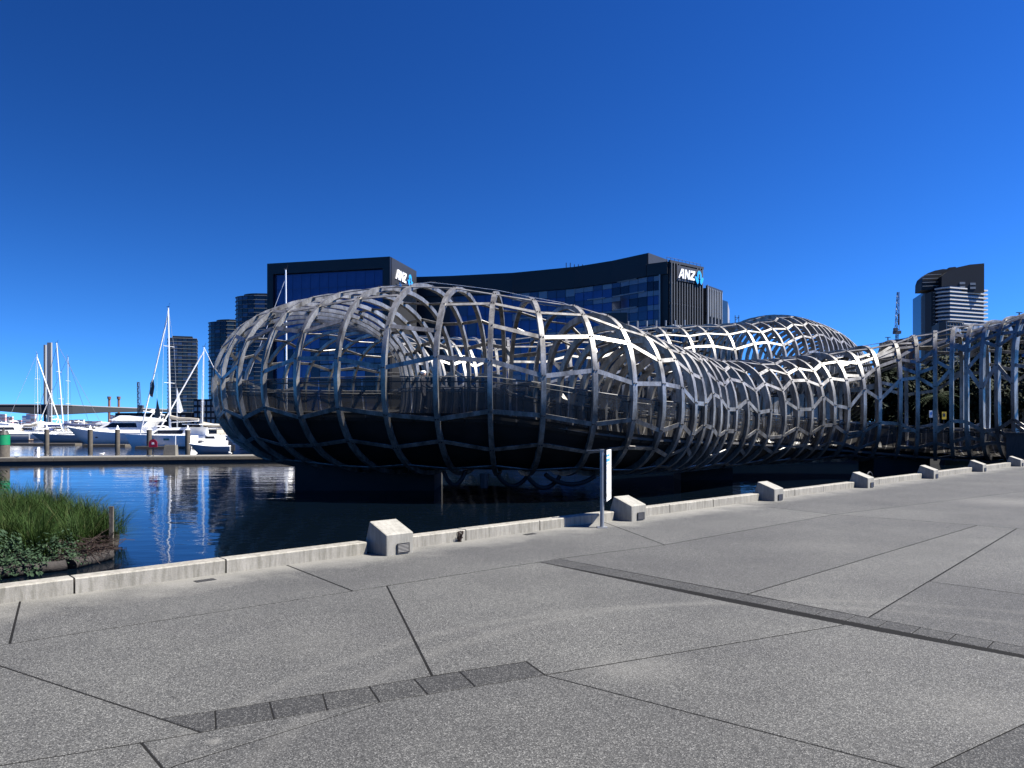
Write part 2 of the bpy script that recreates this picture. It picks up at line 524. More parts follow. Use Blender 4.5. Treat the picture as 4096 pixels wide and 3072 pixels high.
# ------------------------------------------------------------------ water, land
ZW = -1.6
mb = MB(); mb.add([(-4000, -60, ZW), (4000, -60, ZW), (4000, 7000, ZW), (-4000, 7000, ZW)], [(0, 1, 2, 3)])
mb.build('water', M['water'], kind='structure')
mb = MB()
mb.prism([(-60, 172), (-44, 152), (60, 138), (150, 150), (900, 200), (1500, 2400), (-700, 2400), (-250, 560), (-150, 300)], -3, .3)
mb.build('city_ground', M['land'], kind='structure')
mb = MB()
mb.prism([(-4000, 1750), (-560, 1900), (-700, 2500), (4000, 2400), (4000, 6800), (-4000, 6800)], -3, 1.0)
mb.build('port_ground', M['land'], kind='structure')

# ------------------------------------------------------------------ promenade of slabs
KD = Vector((.731, .682, 0)).normalized()      # along the quay, away to the right
KN = Vector((-KD.y, KD.x, 0))                  # towards the water
K0 = Vector((-1.53, 9.14, 0))                  # front left foot of the first light block
def Q(t, n, z=0.0):
    return K0 + KD * t + KN * n + Vector((0, 0, z))

mb = MB()
e0, e1 = Q(-40, .52), Q(52, .52)
mb.prism([(e0.x, e0.y), (Q(-40, -30).x, Q(-40, -30).y), (Q(52, -30).x, Q(52, -30).y), (e1.x, e1.y)], -3.0, -.0022)
base = mb.build('promenade', M['aggbase'], kind='structure')

def kl(x): return (x, 2412 - .1352 * x)
SL = [
 [kl(-700), kl(80), (37, 2575), (-170, 2607), (-700, 2690)],
 [kl(80), kl(1141), (1412, 2364), (37, 2575)],
 [kl(1141), kl(2410), (2659, 2179), (2233, 2235), (2159, 2248), (2048, 2264), (1546, 2343), (1412, 2364)],
 [kl(2410), kl(2950), (3335, 2058), (2659, 2179)],
 [kl(2950), kl(4700), (4700, 1890), (4096, 1965), (3335, 2058)],
 [(3335, 2058), (4096, 1965), (4700, 1890), (4700, 2190), (4066, 2114), (3909, 2101)],
 [(2659, 2179), (3335, 2058), (3909, 2101), (2988, 2376), (2233, 2235)],
 [(2988, 2376), (3909, 2101), (4066, 2114), (3474, 2470)],
 [(4066, 2114), (4700, 2190), (4700, 2462), (3715, 2325)],
 [(3715, 2325), (4700, 2462), (4700, 2703), (4096, 2588), (3474, 2470)],
 [(1546, 2343), (2048, 2264), (2159, 2248), (2900, 2404), (3380, 2498), (2178, 2700), (2103, 2646), (1727, 2703)],
 [(-170, 2607), (37, 2575), (1412, 2364), (1546, 2343), (1727, 2703), (1475, 2745), (1077, 2807), (860, 2843), (640, 2874)],
 [(-170, 2607), (640, 2874), (805, 2929), (565, 2970), (0, 3061), (-700, 3174), (-700, 2690)],
 [(565, 2970), (805, 2929), (863, 2917), (1095, 2875), (1518, 2808), (704, 3060), (660, 3084)],
 [(0, 3061), (565, 2970), (660, 3084), (800, 3260), (-700, 3500), (-700, 3174)],
 [(1518, 2808), (2178, 2700), (3685, 3090), (2900, 3461), (900, 3600), (660, 3084), (704, 3060)],
 [(2178, 2700), (3380, 2498), (3529, 2528), (4096, 2632), (4450, 2692), (4450, 2728), (4096, 2896), (3685, 3090)],
]
UP = [(640, 2874), (860, 2843), (1077, 2807), (1290, 2775), (1475, 2745), (1655, 2716), (1838, 2687), (2103, 2646)]
LO = [(805, 2929), (863, 2917), (1095, 2875), (1308, 2842), (1518, 2808), (1710, 2777), (1900, 2746), (2178, 2700)]
BANDA = [[UP[i], UP[i + 1], LO[i + 1], LO[i]] for i in range(7)]
def lerp2(a, b, t): return (a[0] + (b[0] - a[0]) * t, a[1] + (b[1] - a[1]) * t)
def g2(p): q = G(p[0], p[1]); return (q.x, q.y)
u0, u1 = g2((2233, 2235)), g2((4700, 2703))
l0, l1 = g2((2159, 2248)), g2((4700, 2737))
BB = []
u_stops = [i / 22 for i in range(23)]
for i in range(22):
    a, b = u_stops[i], u_stops[i + 1]
    BB.append([lerp2(u0, u1, a), lerp2(u0, u1, b), lerp2(l0, l1, b), lerp2(l0, l1, a)])

def area(p):
    return sum(p[i][0] * p[(i + 1) % len(p)][1] - p[(i + 1) % len(p)][0] * p[i][1] for i in range(len(p))) / 2
def inset(poly, d):
    if area(poly) < 0: poly = poly[::-1]
    n = len(poly); out = []
    for i in range(n):
        p0, p1, p2 = Vector(poly[i - 1]).to_2d(), Vector(poly[i]).to_2d(), Vector(poly[(i + 1) % n]).to_2d()
        a = (p1 - p0).normalized(); b = (p2 - p1).normalized()
        na, nb = Vector((-a.y, a.x)), Vector((-b.y, b.x))
        den = 1 + na.dot(nb)
        out.append(p1 + (na + nb) * (d / max(den, .3)))
    return out
def slab(name, poly, mat, d=.007, z=0.0, t=.05):
    p = inset(poly, d)
    q = inset(p, .004)
    rings = [[(v.x, v.y, z - t) for v in p], [(v.x, v.y, z - .004) for v in p], [(v.x, v.y, z) for v in q]]
    m_ = MB().loft(rings, close=True)
    m_.build(name, mat, base)
for s_ in SL:
    far_ = min(p[1] for p in s_) < 2300
    slab('paving_slab', [g2(p) for p in s_], M['agg'], d=.0085 if far_ else .0045, z=random.uniform(-.0006, .0003))
for s_ in BANDA:
    slab('granite_paver', [g2(p) for p in s_], M['granite'], d=.003, z=.001)
for s_ in BB:
    slab('granite_paver', s_, M['granite'], d=.003, z=.001)
# dark corner at the lower right, in four pavers
c0, c1, c2, c3 = g2((4450, 2728)), g2((2900, 3461)), g2((3500, 4200)), g2((5600, 2950))
for i in range(3):
    slab('granite_paver', [lerp2(c0, c1, i / 3), lerp2(c3, c2, i / 3), lerp2(c3, c2, (i + 1) / 3), lerp2(c0, c1, (i + 1) / 3)], M['granite'], d=.003, z=.001)
# rest of the promenade outside the photograph
for poly in ([Q(-40, .3), Q(-7.2, .3), Q(-7.2, -2.3), Q(-40, -2.3)],
             [Q(-40, -2.3), Q(-7.2, -2.3), Vector((-4.2, 3.6, 0)), Vector((-2.6, 2.1, 0)), Vector((-3, -8, 0)), Vector((-30, -8, 0))],
             [Vector((-2.6, 2.1, 0)), Vector((1.6, 1.6, 0)), Vector((12, -8, 0)), Vector((-3, -8, 0))],
             [Vector((1.6, 1.6, 0)), Vector((5.2, 3.7, 0)), Vector((24, 3.7, 0)), Vector((30, -8, 0)), Vector((12, -8, 0))],
             [Vector((5.2, 3.9, 0)), Vector((4.3, 4.72, 0)), Vector((5.7, 6.4, 0)), Vector((8.7, 9.9, 0)), Vector((22, 25.2, 0)), Vector((26, 24, 0)), Vector((24, 3.8, 0))]):
    slab('paving_slab', [(p.x, p.y) for p in poly], M['agg'], d=.01)

# kerb of concrete stones along the quay
kerb = thing('quay_kerb', 'low pale concrete kerb of long stones along the water edge', 'kerb', Q(0, .3))
def kerb_stone(t0, t1, z=0.0):
    b_ = .012
    prof = [(0, -.03), (0, .15 - b_), (b_, .15), (.2 - b_, .15), (.2, .15 - b_), (.2, -.03)]
    A = [Q(t0, .3 + p[0], p[1] + z) for p in prof]
    B = [Q(t1, .3 + p[0], p[1] + z) for p in prof]
    m_ = MB(); m_.loft([B, A], close=True)
    return m_.build('kerb_stone', M['kerb'], kerb, world=True)
for k in range(-3, 9):
    o = 4.8 * k
    last = .50
    for a, b in ((last, 1.5), (1.5, 2.95), (2.95, 4.72)):
        if k == 8 and a > 1: continue
        kerb_stone(o + a + .009, o + b - .009, random.uniform(-.003, .003))

# light blocks
blk_label = {0: 'wedge shaped concrete light block nearest the camera, grille facing the paving',
 1: 'wedge shaped concrete light block just right of the white sign post',
 2: 'third wedge shaped concrete light block, over dark water past the sign post',
 3: 'wedge shaped concrete light block beside the two black ladder hoops',
 4: 'wedge shaped concrete light block, next one past the ladder hoops',
 5: 'wedge shaped concrete light block standing last but one along the kerb',
 6: 'farthest wedge shaped concrete light block near the bridge landing'}
def make_block(t):
    r_ = thing('light_block', blk_label[0], 'light block', Q(t, 0), math.atan2(KD.y, KD.x), 'wedge shaped light blocks along the kerb')
    W = .40
    pr = [(0, -.02), (0, .25), (.012, .262), (.37, .39), (.385, .385), (.52, 0.0), (.54, -.3)]
    m_ = MB()
    g = .012
    def ring(x, ins):
        c = (.24, .15)
        return [(x, p[0] + (c[0] - p[0]) * ins, p[1] + (c[1] - p[1]) * ins * 1.0) for p in pr]
    m_.loft([ring(W, .035), ring(W - g, 0), ring(g, 0), ring(0, .035)], close=True)
    m_.build('body', M['block'], r_)
    fr = MB(); fr.box((.24, -.003, .075), (.17, .012, .115)); fr.build('grille_backplate', M['ink'], r_)  # flat black plate on the face, its colour standing in for a hollow
    f2 = MB()
    for z in (.018, .132): f2.box((.24, -.013, z), (.18, .012, .012))
    for x in (.155, .325): f2.box((x, -.0131, .075), (.012, .0121, .102))
    f2.build('grille_frame', M['darkmetal'], r_)
    sm = MB().box((0, 0, 0), (.158, .01, .008), m=Matrix.Rotation(R(-30), 3, 'X')).mesh('grille_bar', M['darkmetal'])
    for i in range(6):
        place('grille_bar', sm, (.24, -.014, .033 + i * .017), r_)
    return r_
b0 = make_block(0)
for k in range(1, 8):
    c = copy_tree(b0)
    c.location = Q(4.8 * k, 0)
    c['label'] = blk_label.get(k, 'wedge shaped concrete light block beyond the frame at the bridge landing')
c = copy_tree(b0); c.location = Q(-4.8, 0); c['label'] = 'wedge shaped concrete light block beyond the left edge of the photo'

# drain covers, weed
def drain(px, py, name, label):
    p = G(px, py)
    r_ = thing('drain_cover', label, 'drain cover', (p.x, p.y, .001), math.atan2(KD.y, KD.x), 'drain covers by the kerb')
    MB().box((0, 0, .0015), (.20, .10, .003)).build('frame', M['drain'], r_)
    bm_ = MB().box((0, 0, 0), (.012, .08, .003)).mesh('grate_bar', M['darkmetal'])
    for i in range(6): place('grate_bar', bm_, (-.075 + .03 * i, 0, .0042), r_)
drain(445 * 1.0 + 375, 2322, 'a', 'small dark drain grate in the paving left of the nearest light block')
drain(2120, 2137, 'b', 'small dark drain grate in the paving left of the sign post')

def weed(p):
    m_ = MB()
    for i in range(26):
        a = random.uniform(0, 6.28); h = random.uniform(.05, .15); l = random.uniform(.01, .05)
        q = p + Vector((math.cos(a) * l, math.sin(a) * l, h))
        m_.bar(p + Vector((random.uniform(-.03, .03), random.uniform(-.02, .02), 0)), q, .006, .003, (math.cos(a), math.sin(a), .2))
        m_.ball(q, .012, 5, 4, (1, .4, 1.3))
    o = m_.build('weed', M['twig'])
    tag(o, 'small dry brown weed growing at the foot of the kerb stone', 'weed')
weed(Q(1.37, .275))

# ------------------------------------------------------------------ the woven steel footbridge
# every hoop: near-side point (x, y), heading of the path, half width, top, bottom, rail top, corner power
HP = []
def front():
    px = [2177,2384,2542,2659,2734,2786,2825,2859,2888,2915,2949,2996,3037,3086,3145,3196,3252,3298,3342,3398,3462,3522,3604,3672,3740,3805,3864,3924,3984,4050,4118,4190]
    ph = [8,14,23,32,39,44,47,49,50,50.5,50.5,50,48.5,46.5,43,39,34,29,24,18,10,0,-12,-21,-30,-37,-45,-53,-60,-66,-70,-73]
    hw = [4.9,4.6,4.3,3.9,3.6,3.4,3.2,3.1,3.0,2.9,2.9,2.9,2.95,3.0,3.05,3.1,3.1,3.1,3.05,3.0,2.9,2.8,2.7,2.65,2.6,2.55,2.5,2.45,2.4,2.4,2.4,2.4]
    tp = [7.4,7.1,6.75,6.3,6.0,5.75,5.6,5.5,5.4,5.3,5.2,5.15,5.15,5.2,5.3,5.42,5.55,5.7,5.85,6.05,6.25,6.5,6.8,7.05,7.25,7.4,7.5,7.6,7.7,7.85,7.95,8.0]
    rl = [3.3,2.95,2.75,2.62,2.58,2.52,2.5,2.48,2.46,2.44,2.4,2.35,2.28,2.2,2.12,2.05,1.98,1.92,1.85,1.77,1.68,1.6,1.5,1.4,1.32,1.26,1.22,1.18,1.15,1.12,1.1,1.1]
    X, Y = 1.28, 30.0
    out = []
    for i in range(len(px)):
        if i:
            a = R((ph[i] + ph[i - 1]) / 2); t = (px[i] - 2048) / F
            d = (t * Y - X) / (math.cos(a) - t * math.sin(a))
            X += d * math.cos(a); Y += d * math.sin(a)
        f_ = max(0, min(1, (px[i] - 3350) / 400))
        out.append((X, Y, R(ph[i]), hw[i], tp[i], -.75 + .2 * f_, rl[i], .86 - .28 * f_))
    return out
fr_ = front()
HP = list(reversed(fr_))                 # from the landing to the lobe
CX, CY, RO = 0.0, 47.8, 17.8
th = .05
k = 0
while th < math.pi * 1.02:
    u = min(1, th / 1.2)
    w_ = 4.95 + .55 * u
    tp_ = 7.6 + .6 * min(1, th / .3) + .2 * max(0, min(1, (th - 1.6) / 1.5))
    rl_ = 3.55 + .25 * u + .9 * max(0, min(1, (th - 1.2) / 1.9))
    # the outer radius shrinks a little as the loop turns back
    ro = RO - 1.2 * max(0, min(1, (th - 1.3) / 1.6))
    HP.append((CX - ro * math.sin(th), CY - ro * math.cos(th), -th, w_, tp_, -.75, rl_, .88))
    k += 1
    th += .124 + .010 * min(k, 6) / 6
n_loop = len(HP)
# back strand: centre line with width, top, rail
BS = [(0.5, 58.9, 5.2, 8.5, 4.7), (5, 59.5, 4.8, 8.9, 4.9), (10, 60.6, 4.4, 9.5, 5.1), (15, 62.3, 4.3, 9.9, 5.4), (19.5, 64.2, 4.5, 10.4, 5.7), (22.6, 66.6, 4.6, 11.35, 6.0),
      (25.6, 69.6, 4.6, 11.5, 6.2), (29.2, 73.2, 4.5, 11.1, 6.2), (32.9, 77.6, 4.2, 10.1, 6.0), (36.2, 83, 3.8, 9.2, 5.8), (38.6, 90, 3.6, 8.8, 5.6), (40.2, 102, 3.6, 8.8, 5.6)]
def cr(p0, p1, p2, p3, t):
    return .5 * ((2 * p1) + (-p0 + p2) * t + (2 * p0 - 5 * p1 + 4 * p2 - p3) * t * t + (-p0 + 3 * p1 - 3 * p2 + p3) * t ** 3)
def spline(pts, i, t):
    n = len(pts)
    q = [pts[max(0, min(n - 1, i + j))] for j in (-1, 0, 1, 2)]
    return [cr(q[0][c], q[1][c], q[2][c], q[3][c], t) for c in range(len(pts[0]))]
dense = []
for i in range(len(BS) - 1):
    for j in range(30): dense.append(spline(BS, i, j / 30))
acc = 0; nxt = 1.3
BH = []
for i in range(1, len(dense) - 1):
    a, b = dense[i - 1], dense[i]
    acc += math.hypot(b[0] - a[0], b[1] - a[1])
    if acc >= nxt:
        c = dense[i + 1]
        BH.append((b[0], b[1], math.atan2(c[1] - a[1], c[0] - a[0]), b[2], b[3], b[4]))
        nxt = acc + (1.75 if b[0] < 17 else 1.1)

# frames: centre, tangent (direction of travel), left normal, sizes
FRM = []
for (x, y, phi, w, zt, zb, rl, pw) in HP:
    n = Vector((-math.sin(phi), math.cos(phi), 0))      # from the near (outer) side to the far side
    FRM.append(dict(c=Vector((x, y, 0)) + n * w, n=n, w=w, zt=zt, zb=zb, rl=rl, pw=pw))
for (x, y, phi, w, zt, rl) in BH:
    n = Vector((math.sin(phi), -math.cos(phi), 0))      # keeps the same handedness after the turn
    FRM.append(dict(c=Vector((x, y, 0)), n=n, w=w, zt=zt, zb=zt - 8.6, rl=rl, pw=.88))

BASE = Vector((0, 34, ZW))
bridge = thing('woven_footbridge', 'long footbridge inside a swelling tube of woven pale steel hoops and straps over the water', 'footbridge', BASE)

def sec(fr, ang, s=1.0, ds=0.0):
    """point on a hoop section; ang 0 = near side, 90 = top, 180 = far side"""
    c, sn = math.cos(ang), math.sin(ang)
    p = fr['pw']
    cx = math.copysign(abs(c) ** p, c); cz = math.copysign(abs(sn) ** p, sn)
    zc = (fr['zt'] + fr['zb']) / 2 - .1; h = (fr['zt'] - zc) if sn >= 0 else (zc - fr['zb'])
    return fr['c'] - fr['n'] * (cx * (fr['w'] * s + ds)) + Vector((0, 0, zc + cz * (h * s + ds)))
def secn(fr, ang):
    a = sec(fr, ang - .02); b = sec(fr, ang + .02)
    t = (b - a).normalized()
    tg = Vector((fr['n'].y, -fr['n'].x, 0))
    return t.cross(tg).normalized() if True else None

def angle_at_(fr, z):
    zc = (fr['zt'] + fr['zb']) / 2 - .1
    h = (fr['zt'] - zc) if z >= zc else (zc - fr['zb'])
    v = max(-1, min(1, (z - zc) / h))
    return math.asin(math.copysign(abs(v) ** (1 / fr['pw']), v))
NS = 44
HW = .20
for k, fr in enumerate(FRM):
    tg = Vector((fr['n'].y, -fr['n'].x, 0))
    m_ = MB()
    rings = []
    px_ = 2048 + F * fr['c'].x / fr['c'].y
    HT = .30 if (k < len(fr_) - 2 or k >= n_loop) else .20
    for j in range(NS + 1):
        ang = R(-90) + 2 * math.pi * j / NS
        o_ = sec(fr, ang, 1, 0); i_ = sec(fr, ang, 1, -HT)
        rings.append([o_ - tg * HW / 2, o_ + tg * HW / 2, i_ + tg * HW / 2, i_ - tg * HW / 2])
    m_.loft(rings, close=True, caps=False)
    m_.smooth = True
    m_.build('hoop', M['steel'], bridge, world=True)

# straps: broken zigzag chains of flat bars between neighbouring hoops
rs = random.Random(11)
straps = []
nh = len(FRM)
CH = [-62, -38, -17, 6, 27, 47, 67, 90, 113, 133, 153, 174, 197, 220, 242]
node = {}
for c_ in range(len(CH)):
    run = 0; d = 1
    for k in range(nh):
        amp = 2.0 if c_ == 7 else (3.4 if k >= len(fr_) - 4 else 5.4)
        if run <= 0:
            d = -d; run = rs.choice((1, 1, 2))
        run -= 1
        node[c_, k] = CH[c_] + d * amp * rs.uniform(.5, 1.15)
for k in range(nh - 1):
    fa, fb = FRM[k], FRM[k + 1]
    for c_ in range(len(CH)):
        aa, ab = R(node[c_, k]), R(node[c_, k + 1])
        if rs.random() < .06 and c_ != 7: continue
        p, q = sec(fa, aa, 1, -.045), sec(fb, ab, 1, -.045)
        n_ = (p + q) / 2 - ((fa['c'] + fb['c']) / 2 + Vector((0, 0, (fa['zt'] + fa['zb'] + fb['zt'] + fb['zb']) / 4)))
        n_ = (secn(fa, aa) + secn(fb, ab))
        if n_.dot((p + q) / 2 - (fa['c'] + fb['c']) / 2 - Vector((0, 0, 3.4))) < 0: n_ = -n_
        dd = (p - q).length
        if dd < .12: continue
        vis = 1 / ((p + q) / 2 - Vector((0, 0, EYE))).length * min(dd, 1.5)
        nv = n_.normalized().dot((Vector((0, 0, EYE)) - p).normalized())
        if nv < 0: vis *= .6
        px_ = 2048 + F * p.x / p.y
        if px_ > 4150: vis *= .05
        if (p.z + q.z) / 2 < .6: vis *= .25
        straps.append((vis, p, q, n_))
# the landing end carries longer slanting bars between the chains
for k in range(0, 12):
    fa, fb = FRM[k], FRM[k + 1]
    for a_ in (-24, 14, 34, 54, 126, 146, 166):
        if rs.random() < .25: continue
        aa, ab = R(a_ + rs.uniform(-10, 10)), R(a_ + rs.uniform(-10, 10))
        p, q = sec(fa, aa, 1, -.085), sec(fb, ab, 1, -.085)
        n_ = secn(fa, aa) + secn(fb, ab)
        if n_.dot((p + q) / 2 - (fa['c'] + fb['c']) / 2 - Vector((0, 0, 3.4))) < 0: n_ = -n_
        straps.append((1 / p.length, p, q, n_))
straps.sort(key=lambda s_: -s_[0])
rest = MB()
for i, (v_, p, q, n_) in enumerate(straps):
    if i < 290:
        MB().bar(p, q, .185, .035, n_).build('strap', M['steel'], bridge, world=True)
    else:
        rest.bar(p, q, .185, .035, n_)
rest.build('straps', M['steel'], bridge, kind='stuff', world=True)

bolts = MB()
for i, (v_, p, q, n_) in enumerate(straps[:420]):
    d_ = (q - p).normalized(); nn_ = n_.normalized()
    for e, sg_ in ((p, 1), (q, -1)):
        c_ = e + d_ * (sg_ * .05) + nn_ * .055
        bolts.bar(c_ - nn_ * .02, c_ + nn_ * .02, .05, .05, d_)
bolts.build('bolts', M['darkmetal'], bridge, kind='stuff', world=True)
# ribbed steel screen on the far side of the waist
sub_px = [2048 + F * (fr['c'] - fr['n'] * fr['w']).x / (fr['c'] - fr['n'] * fr['w']).y for fr in FRM[:36]]
for k in range(len(fr_) - 1):
    if not 3120 < sub_px[k] < 3530: continue
    A, B = FRM[k], FRM[k + 1]
    for j in range(4):
        t0, t1 = j / 4 + .02, (j + 1) / 4 - .02
        fa = {q: A[q] * (1 - t0) + B[q] * t0 for q in ('c', 'n', 'w', 'zt', 'zb', 'rl', 'pw')}
        fb = {q: A[q] * (1 - t1) + B[q] * t1 for q in ('c', 'n', 'w', 'zt', 'zb', 'rl', 'pw')}
        zt_ = fa['rl'] + 1.9 + .25 * math.sin(k * 1.3 + j)
        rg_ = []
        for f_ in (fa, fb):
            col_ = []
            for z in (zt_, (zt_ + f_['rl']) / 2, f_['rl']):
                a = math.pi - angle_at_(f_, z)
                o_ = sec(f_, a, .93); col_.append((o_, o_ + f_['n'] * .03))
            rg_.append(col_)
        m_ = MB()
        for i in range(2):
            a0, a1, b0, b1 = rg_[0][i][0], rg_[0][i + 1][0], rg_[1][i][0], rg_[1][i + 1][0]
            m_.add([a0, a1, b1, b0], [(0, 1, 2, 3)])
            m_.add([rg_[0][i][1], rg_[0][i + 1][1], rg_[1][i + 1][1], rg_[1][i][1]], [(3, 2, 1, 0)])
        m_.build('screen_slat', M['steel'], bridge, world=True)

# trough (deck box) with deck, side panels, handrails
SUB = []          # interpolated frames, two per bay
for k in range(nh - 1):
    a, b = FRM[k], FRM[k + 1]
    for t in (0, .5):
        SUB.append({q: a[q] * (1 - t) + b[q] * t for q in ('c', 'n', 'w', 'zt', 'zb', 'rl', 'pw')})
SUB.append(FRM[-1])
def angle_at(fr, z):
    zc = (fr['zt'] + fr['zb']) / 2 - .1
    h = (fr['zt'] - zc) if z >= zc else (zc - fr['zb'])
    v = max(-1, min(1, (z - zc) / h))
    return math.asin(math.copysign(abs(v) ** (1 / fr['pw']), v))
PS = .955
rings = []
for fr in SUB:
    dz = fr['rl'] - 1.6
    a0 = angle_at(fr, dz)
    ring = []
    for j in range(15):
        ang = math.pi - a0 + (2 * a0 + math.pi) * j / 14      # far edge, under the bottom, near edge
        ring.append(sec(fr, ang, PS - .02))
    rings.append(ring)
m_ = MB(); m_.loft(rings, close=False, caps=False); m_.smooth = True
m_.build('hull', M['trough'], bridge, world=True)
m_ = MB()
rr2 = []
for fr in SUB:
    dz = fr['rl'] - 1.6
    a0 = angle_at(fr, dz)
    p, q = sec(fr, a0, PS - .02), sec(fr, math.pi - a0, PS - .02)
    rr2.append([Vector((p.x, p.y, dz)), Vector((q.x, q.y, dz)), Vector((q.x, q.y, dz - .12)), Vector((p.x, p.y, dz - .12))])
m_.loft(rr2, close=True)
m_.build('deck', M['deckfloor'], bridge, world=True)
def side_pts(fr, side, s, drop):
    z1 = fr['rl'] - .06; z0 = fr['rl'] - 1.95 - drop
    out = []
    for z in (z1, (z1 * 2 + z0) / 3, (z1 + 2 * z0) / 3, z0):
        a = angle_at(fr, z)
        out.append(sec(fr, a if side < 0 else math.pi - a, s))
    return out
count = 0
extra = MB()
for side in (-1, 1):
    for i in range(len(SUB) - 1):
        A, B = SUB[i], SUB[i + 1]
        pa, pb = side_pts(A, side, PS, 0), side_pts(B, side, PS, 0)
        dv = (pb[0] - pa[0]).normalized() * .03
        m_ = MB()
        m_.add([p + dv for p in pa] + [p - dv for p in pb], [(j, j + 1, j + 5, j + 4) for j in range(3)])
        px_ = 2048 + F * pa[0].x / pa[0].y
        pk = side > 0 and 1440 < px_ < 1610 and pa[0].y < 50
        if count < 285:
            m_.build('side_panel', M['pink'] if pk else M['panel'] if side < 0 else M['farpanel_lit'], bridge, world=True, label='magenta tinted side panel' if pk else None)
            count += 1
        else:
            extra.add(m_.v, m_.f)
    for dz in (0, -.22):
        m_ = MB(); m_.tube([sec(fr, (angle_at(fr, fr['rl'] + dz) if side < 0 else math.pi - angle_at(fr, fr['rl'] + dz)), PS - .03) for fr in SUB], .03, 6)
        m_.smooth = True
        m_.build('handrail', M['rail'], bridge, world=True)
if extra.f: extra.build('side_panels', M['panel'], bridge, kind='stuff', world=True)

# little lamps on the crown and the safety line between them
crown = []
for k in (3, 9, 14, 20, 26, 30, 34, 38, 44, nh - 30, nh - 24, nh - 14):
    fr = FRM[k]
    p = sec(fr, R(90))
    m_ = MB(); m_.box(p + Vector((0, 0, .1)), (.05, .05, .2)); m_.box(p + Vector((0, 0, .215)), (.30, .12, .03))
    m_.build('lamp', M['darkmetal'], bridge, world=True)
m_ = MB(); m_.tube([sec(FRM[k], R(88)) + Vector((0, 0, .14)) for k in range(28, 46)], .012, 5)
m_.build('safety_cable', M['wire'], bridge, world=True)

# piers and hanging pipe loops
def pier(x0, x1, y, th_, zt):
    m_ = MB(); m_.prism([(x0, y), (x1, y), (x1, y + th_), (x0, y + th_)], -4, zt)
    m_.build('pier', M['pier'], bridge, world=True)
pier(-10.6, -3.8, 36.6, 4.5, .6)
pier(9.8, 12.8, 43.5, 2.0, .2)
pier(21.8, 25.2, 45.2, 2.0, .2)
pier(8, 13, 59, 2.5, 2.5)
pier(24, 30, 68, 3, 4)
m_ = MB(); m_.prism([(10, 66), (33, 60.5), (36, 62), (37, 66), (11, 69)], -4, .9)
m_.build('added_abutment_wall', M['pier'], bridge, world=True)  # added wall, mostly unseen, blocks the sky's reflection under the bridge
for (pa, pb, dy) in (((1775, 1895), (1860, 1895), 58), ((1990, 1905), (2110, 1910), 48), ((2110, 1912), (2240, 1912), 52), ((2180, 1905), (2380, 1912), 40)):
    A, B = at(pa[0], pa[1] - 8, 33.4), at(pb[0], pb[1] - 8, 34.0)
    L_ = []
    for j in range(13):
        t = j / 12
        p = A.lerp(B, t); p.z -= dy / F * 31 * math.sin(math.pi * t) ** .8
        L_.append(p)
    m_ = MB(); m_.tube(L_, .10, 8); m_.smooth = True
    m_.build('pipe_loop', M['black'], bridge, world=True)
m_ = MB(); p = at(1937, 1895, 31.5); m_.tube([p, p - Vector((0, 0, .6))], .2, 8, .16)
m_.build('drain_pipe', M['black'], bridge, world=True)

# landing: parapets of the abutment by the promenade
ab = thing('bridge_abutment', 'grey concrete abutment with low parapet wall at the right hand end of the footbridge', 'abutment', (27, 39, ZW))
a0, a1 = FRM[2], FRM[0]
for s_ in (-1, 1):
    p = a0['c'] + a0['n'] * (s_ * 2.75) ; q = a1['c'] + a1['n'] * (s_ * 2.75)
    d_ = (q - p).normalized()
    q = q + d_ * 5.5
    nn = Vector((-d_.y, d_.x, 0)) * .15
    m_ = MB(); m_.prism([tuple((p - nn)[:2]), tuple((q - nn)[:2]), tuple((q + nn)[:2]), tuple((p + nn)[:2])], -2.6, 1.12)
    m_.build('parapet', M['abut'], ab, world=True)
    m_ = MB(); m_.prism([tuple((p - nn * 1.35)[:2]), tuple((q - nn * 1.35)[:2]), tuple((q + nn * 1.35)[:2]), tuple((p + nn * 1.35)[:2])], 1.121, 1.2)
    m_.build('coping', M['abut'], ab, world=True)
p = a0['c']; q = a1['c'] + (a1['c'] - a0['c']).normalized() * 5
nn = a0['n'] * 2.55
m_ = MB(); m_.prism([tuple((p - nn)[:2]), tuple((q - nn)[:2]), tuple((q + nn)[:2]), tuple((p + nn)[:2])], -2.5, -.15)
m_.build('landing_slab', M['abut'], ab, world=True)

# ------------------------------------------------------------------ sign post, ladder hoops
p = G(2408, 2110)
sg = thing('notice_post', 'slim post with a tall white notice panel turned towards the sun, standing by the kerb', 'sign', (p.x, p.y, 0))
m_ = MB(); m_.tube([(0, 0, 0), (0, 0, 1.22)], .032, 12); m_.smooth = True; m_.build('post', M['greymetal'], sg)
m_ = MB(); m_.box((0, 0, .006), (.16, .16, .012)); m_.build('foot_plate', M['greymetal'], sg)
pd = Vector((.25, .968, 0)).normalized(); pn = Vector((pd.y, -pd.x, 0))
def panel_pt(u, z, off=0): return Vector((.052, -.02, 0)) + pd * u + pn * off + Vector((0, 0, z))
m_ = MB()
m_.extrude([panel_pt(0, .40), panel_pt(.62, .40), panel_pt(.62, 1.20), panel_pt(0, 1.20)], pn * -.012, pn * .012)
pan = m_.build('panel', M['whitepaint'], sg)
m_ = MB()
for (u0_, u1_, z0_, z1_) in ((-.008, 0, .39, 1.21), (.62, .628, .39, 1.21)):
    m_.extrude([panel_pt(u0_, z0_), panel_pt(u1_, z0_), panel_pt(u1_, z1_), panel_pt(u0_, z1_)], pn * -.02, pn * .02)
m_.build('frame', M['darkmetal'], sg)
m_ = MB()
rr_ = random.Random(3)
def mark(m, u, z, w, h): m.extrude([panel_pt(u, z), panel_pt(u + w, z), panel_pt(u + w, z + h), panel_pt(u, z + h)], pn * .0125, pn * .0145)
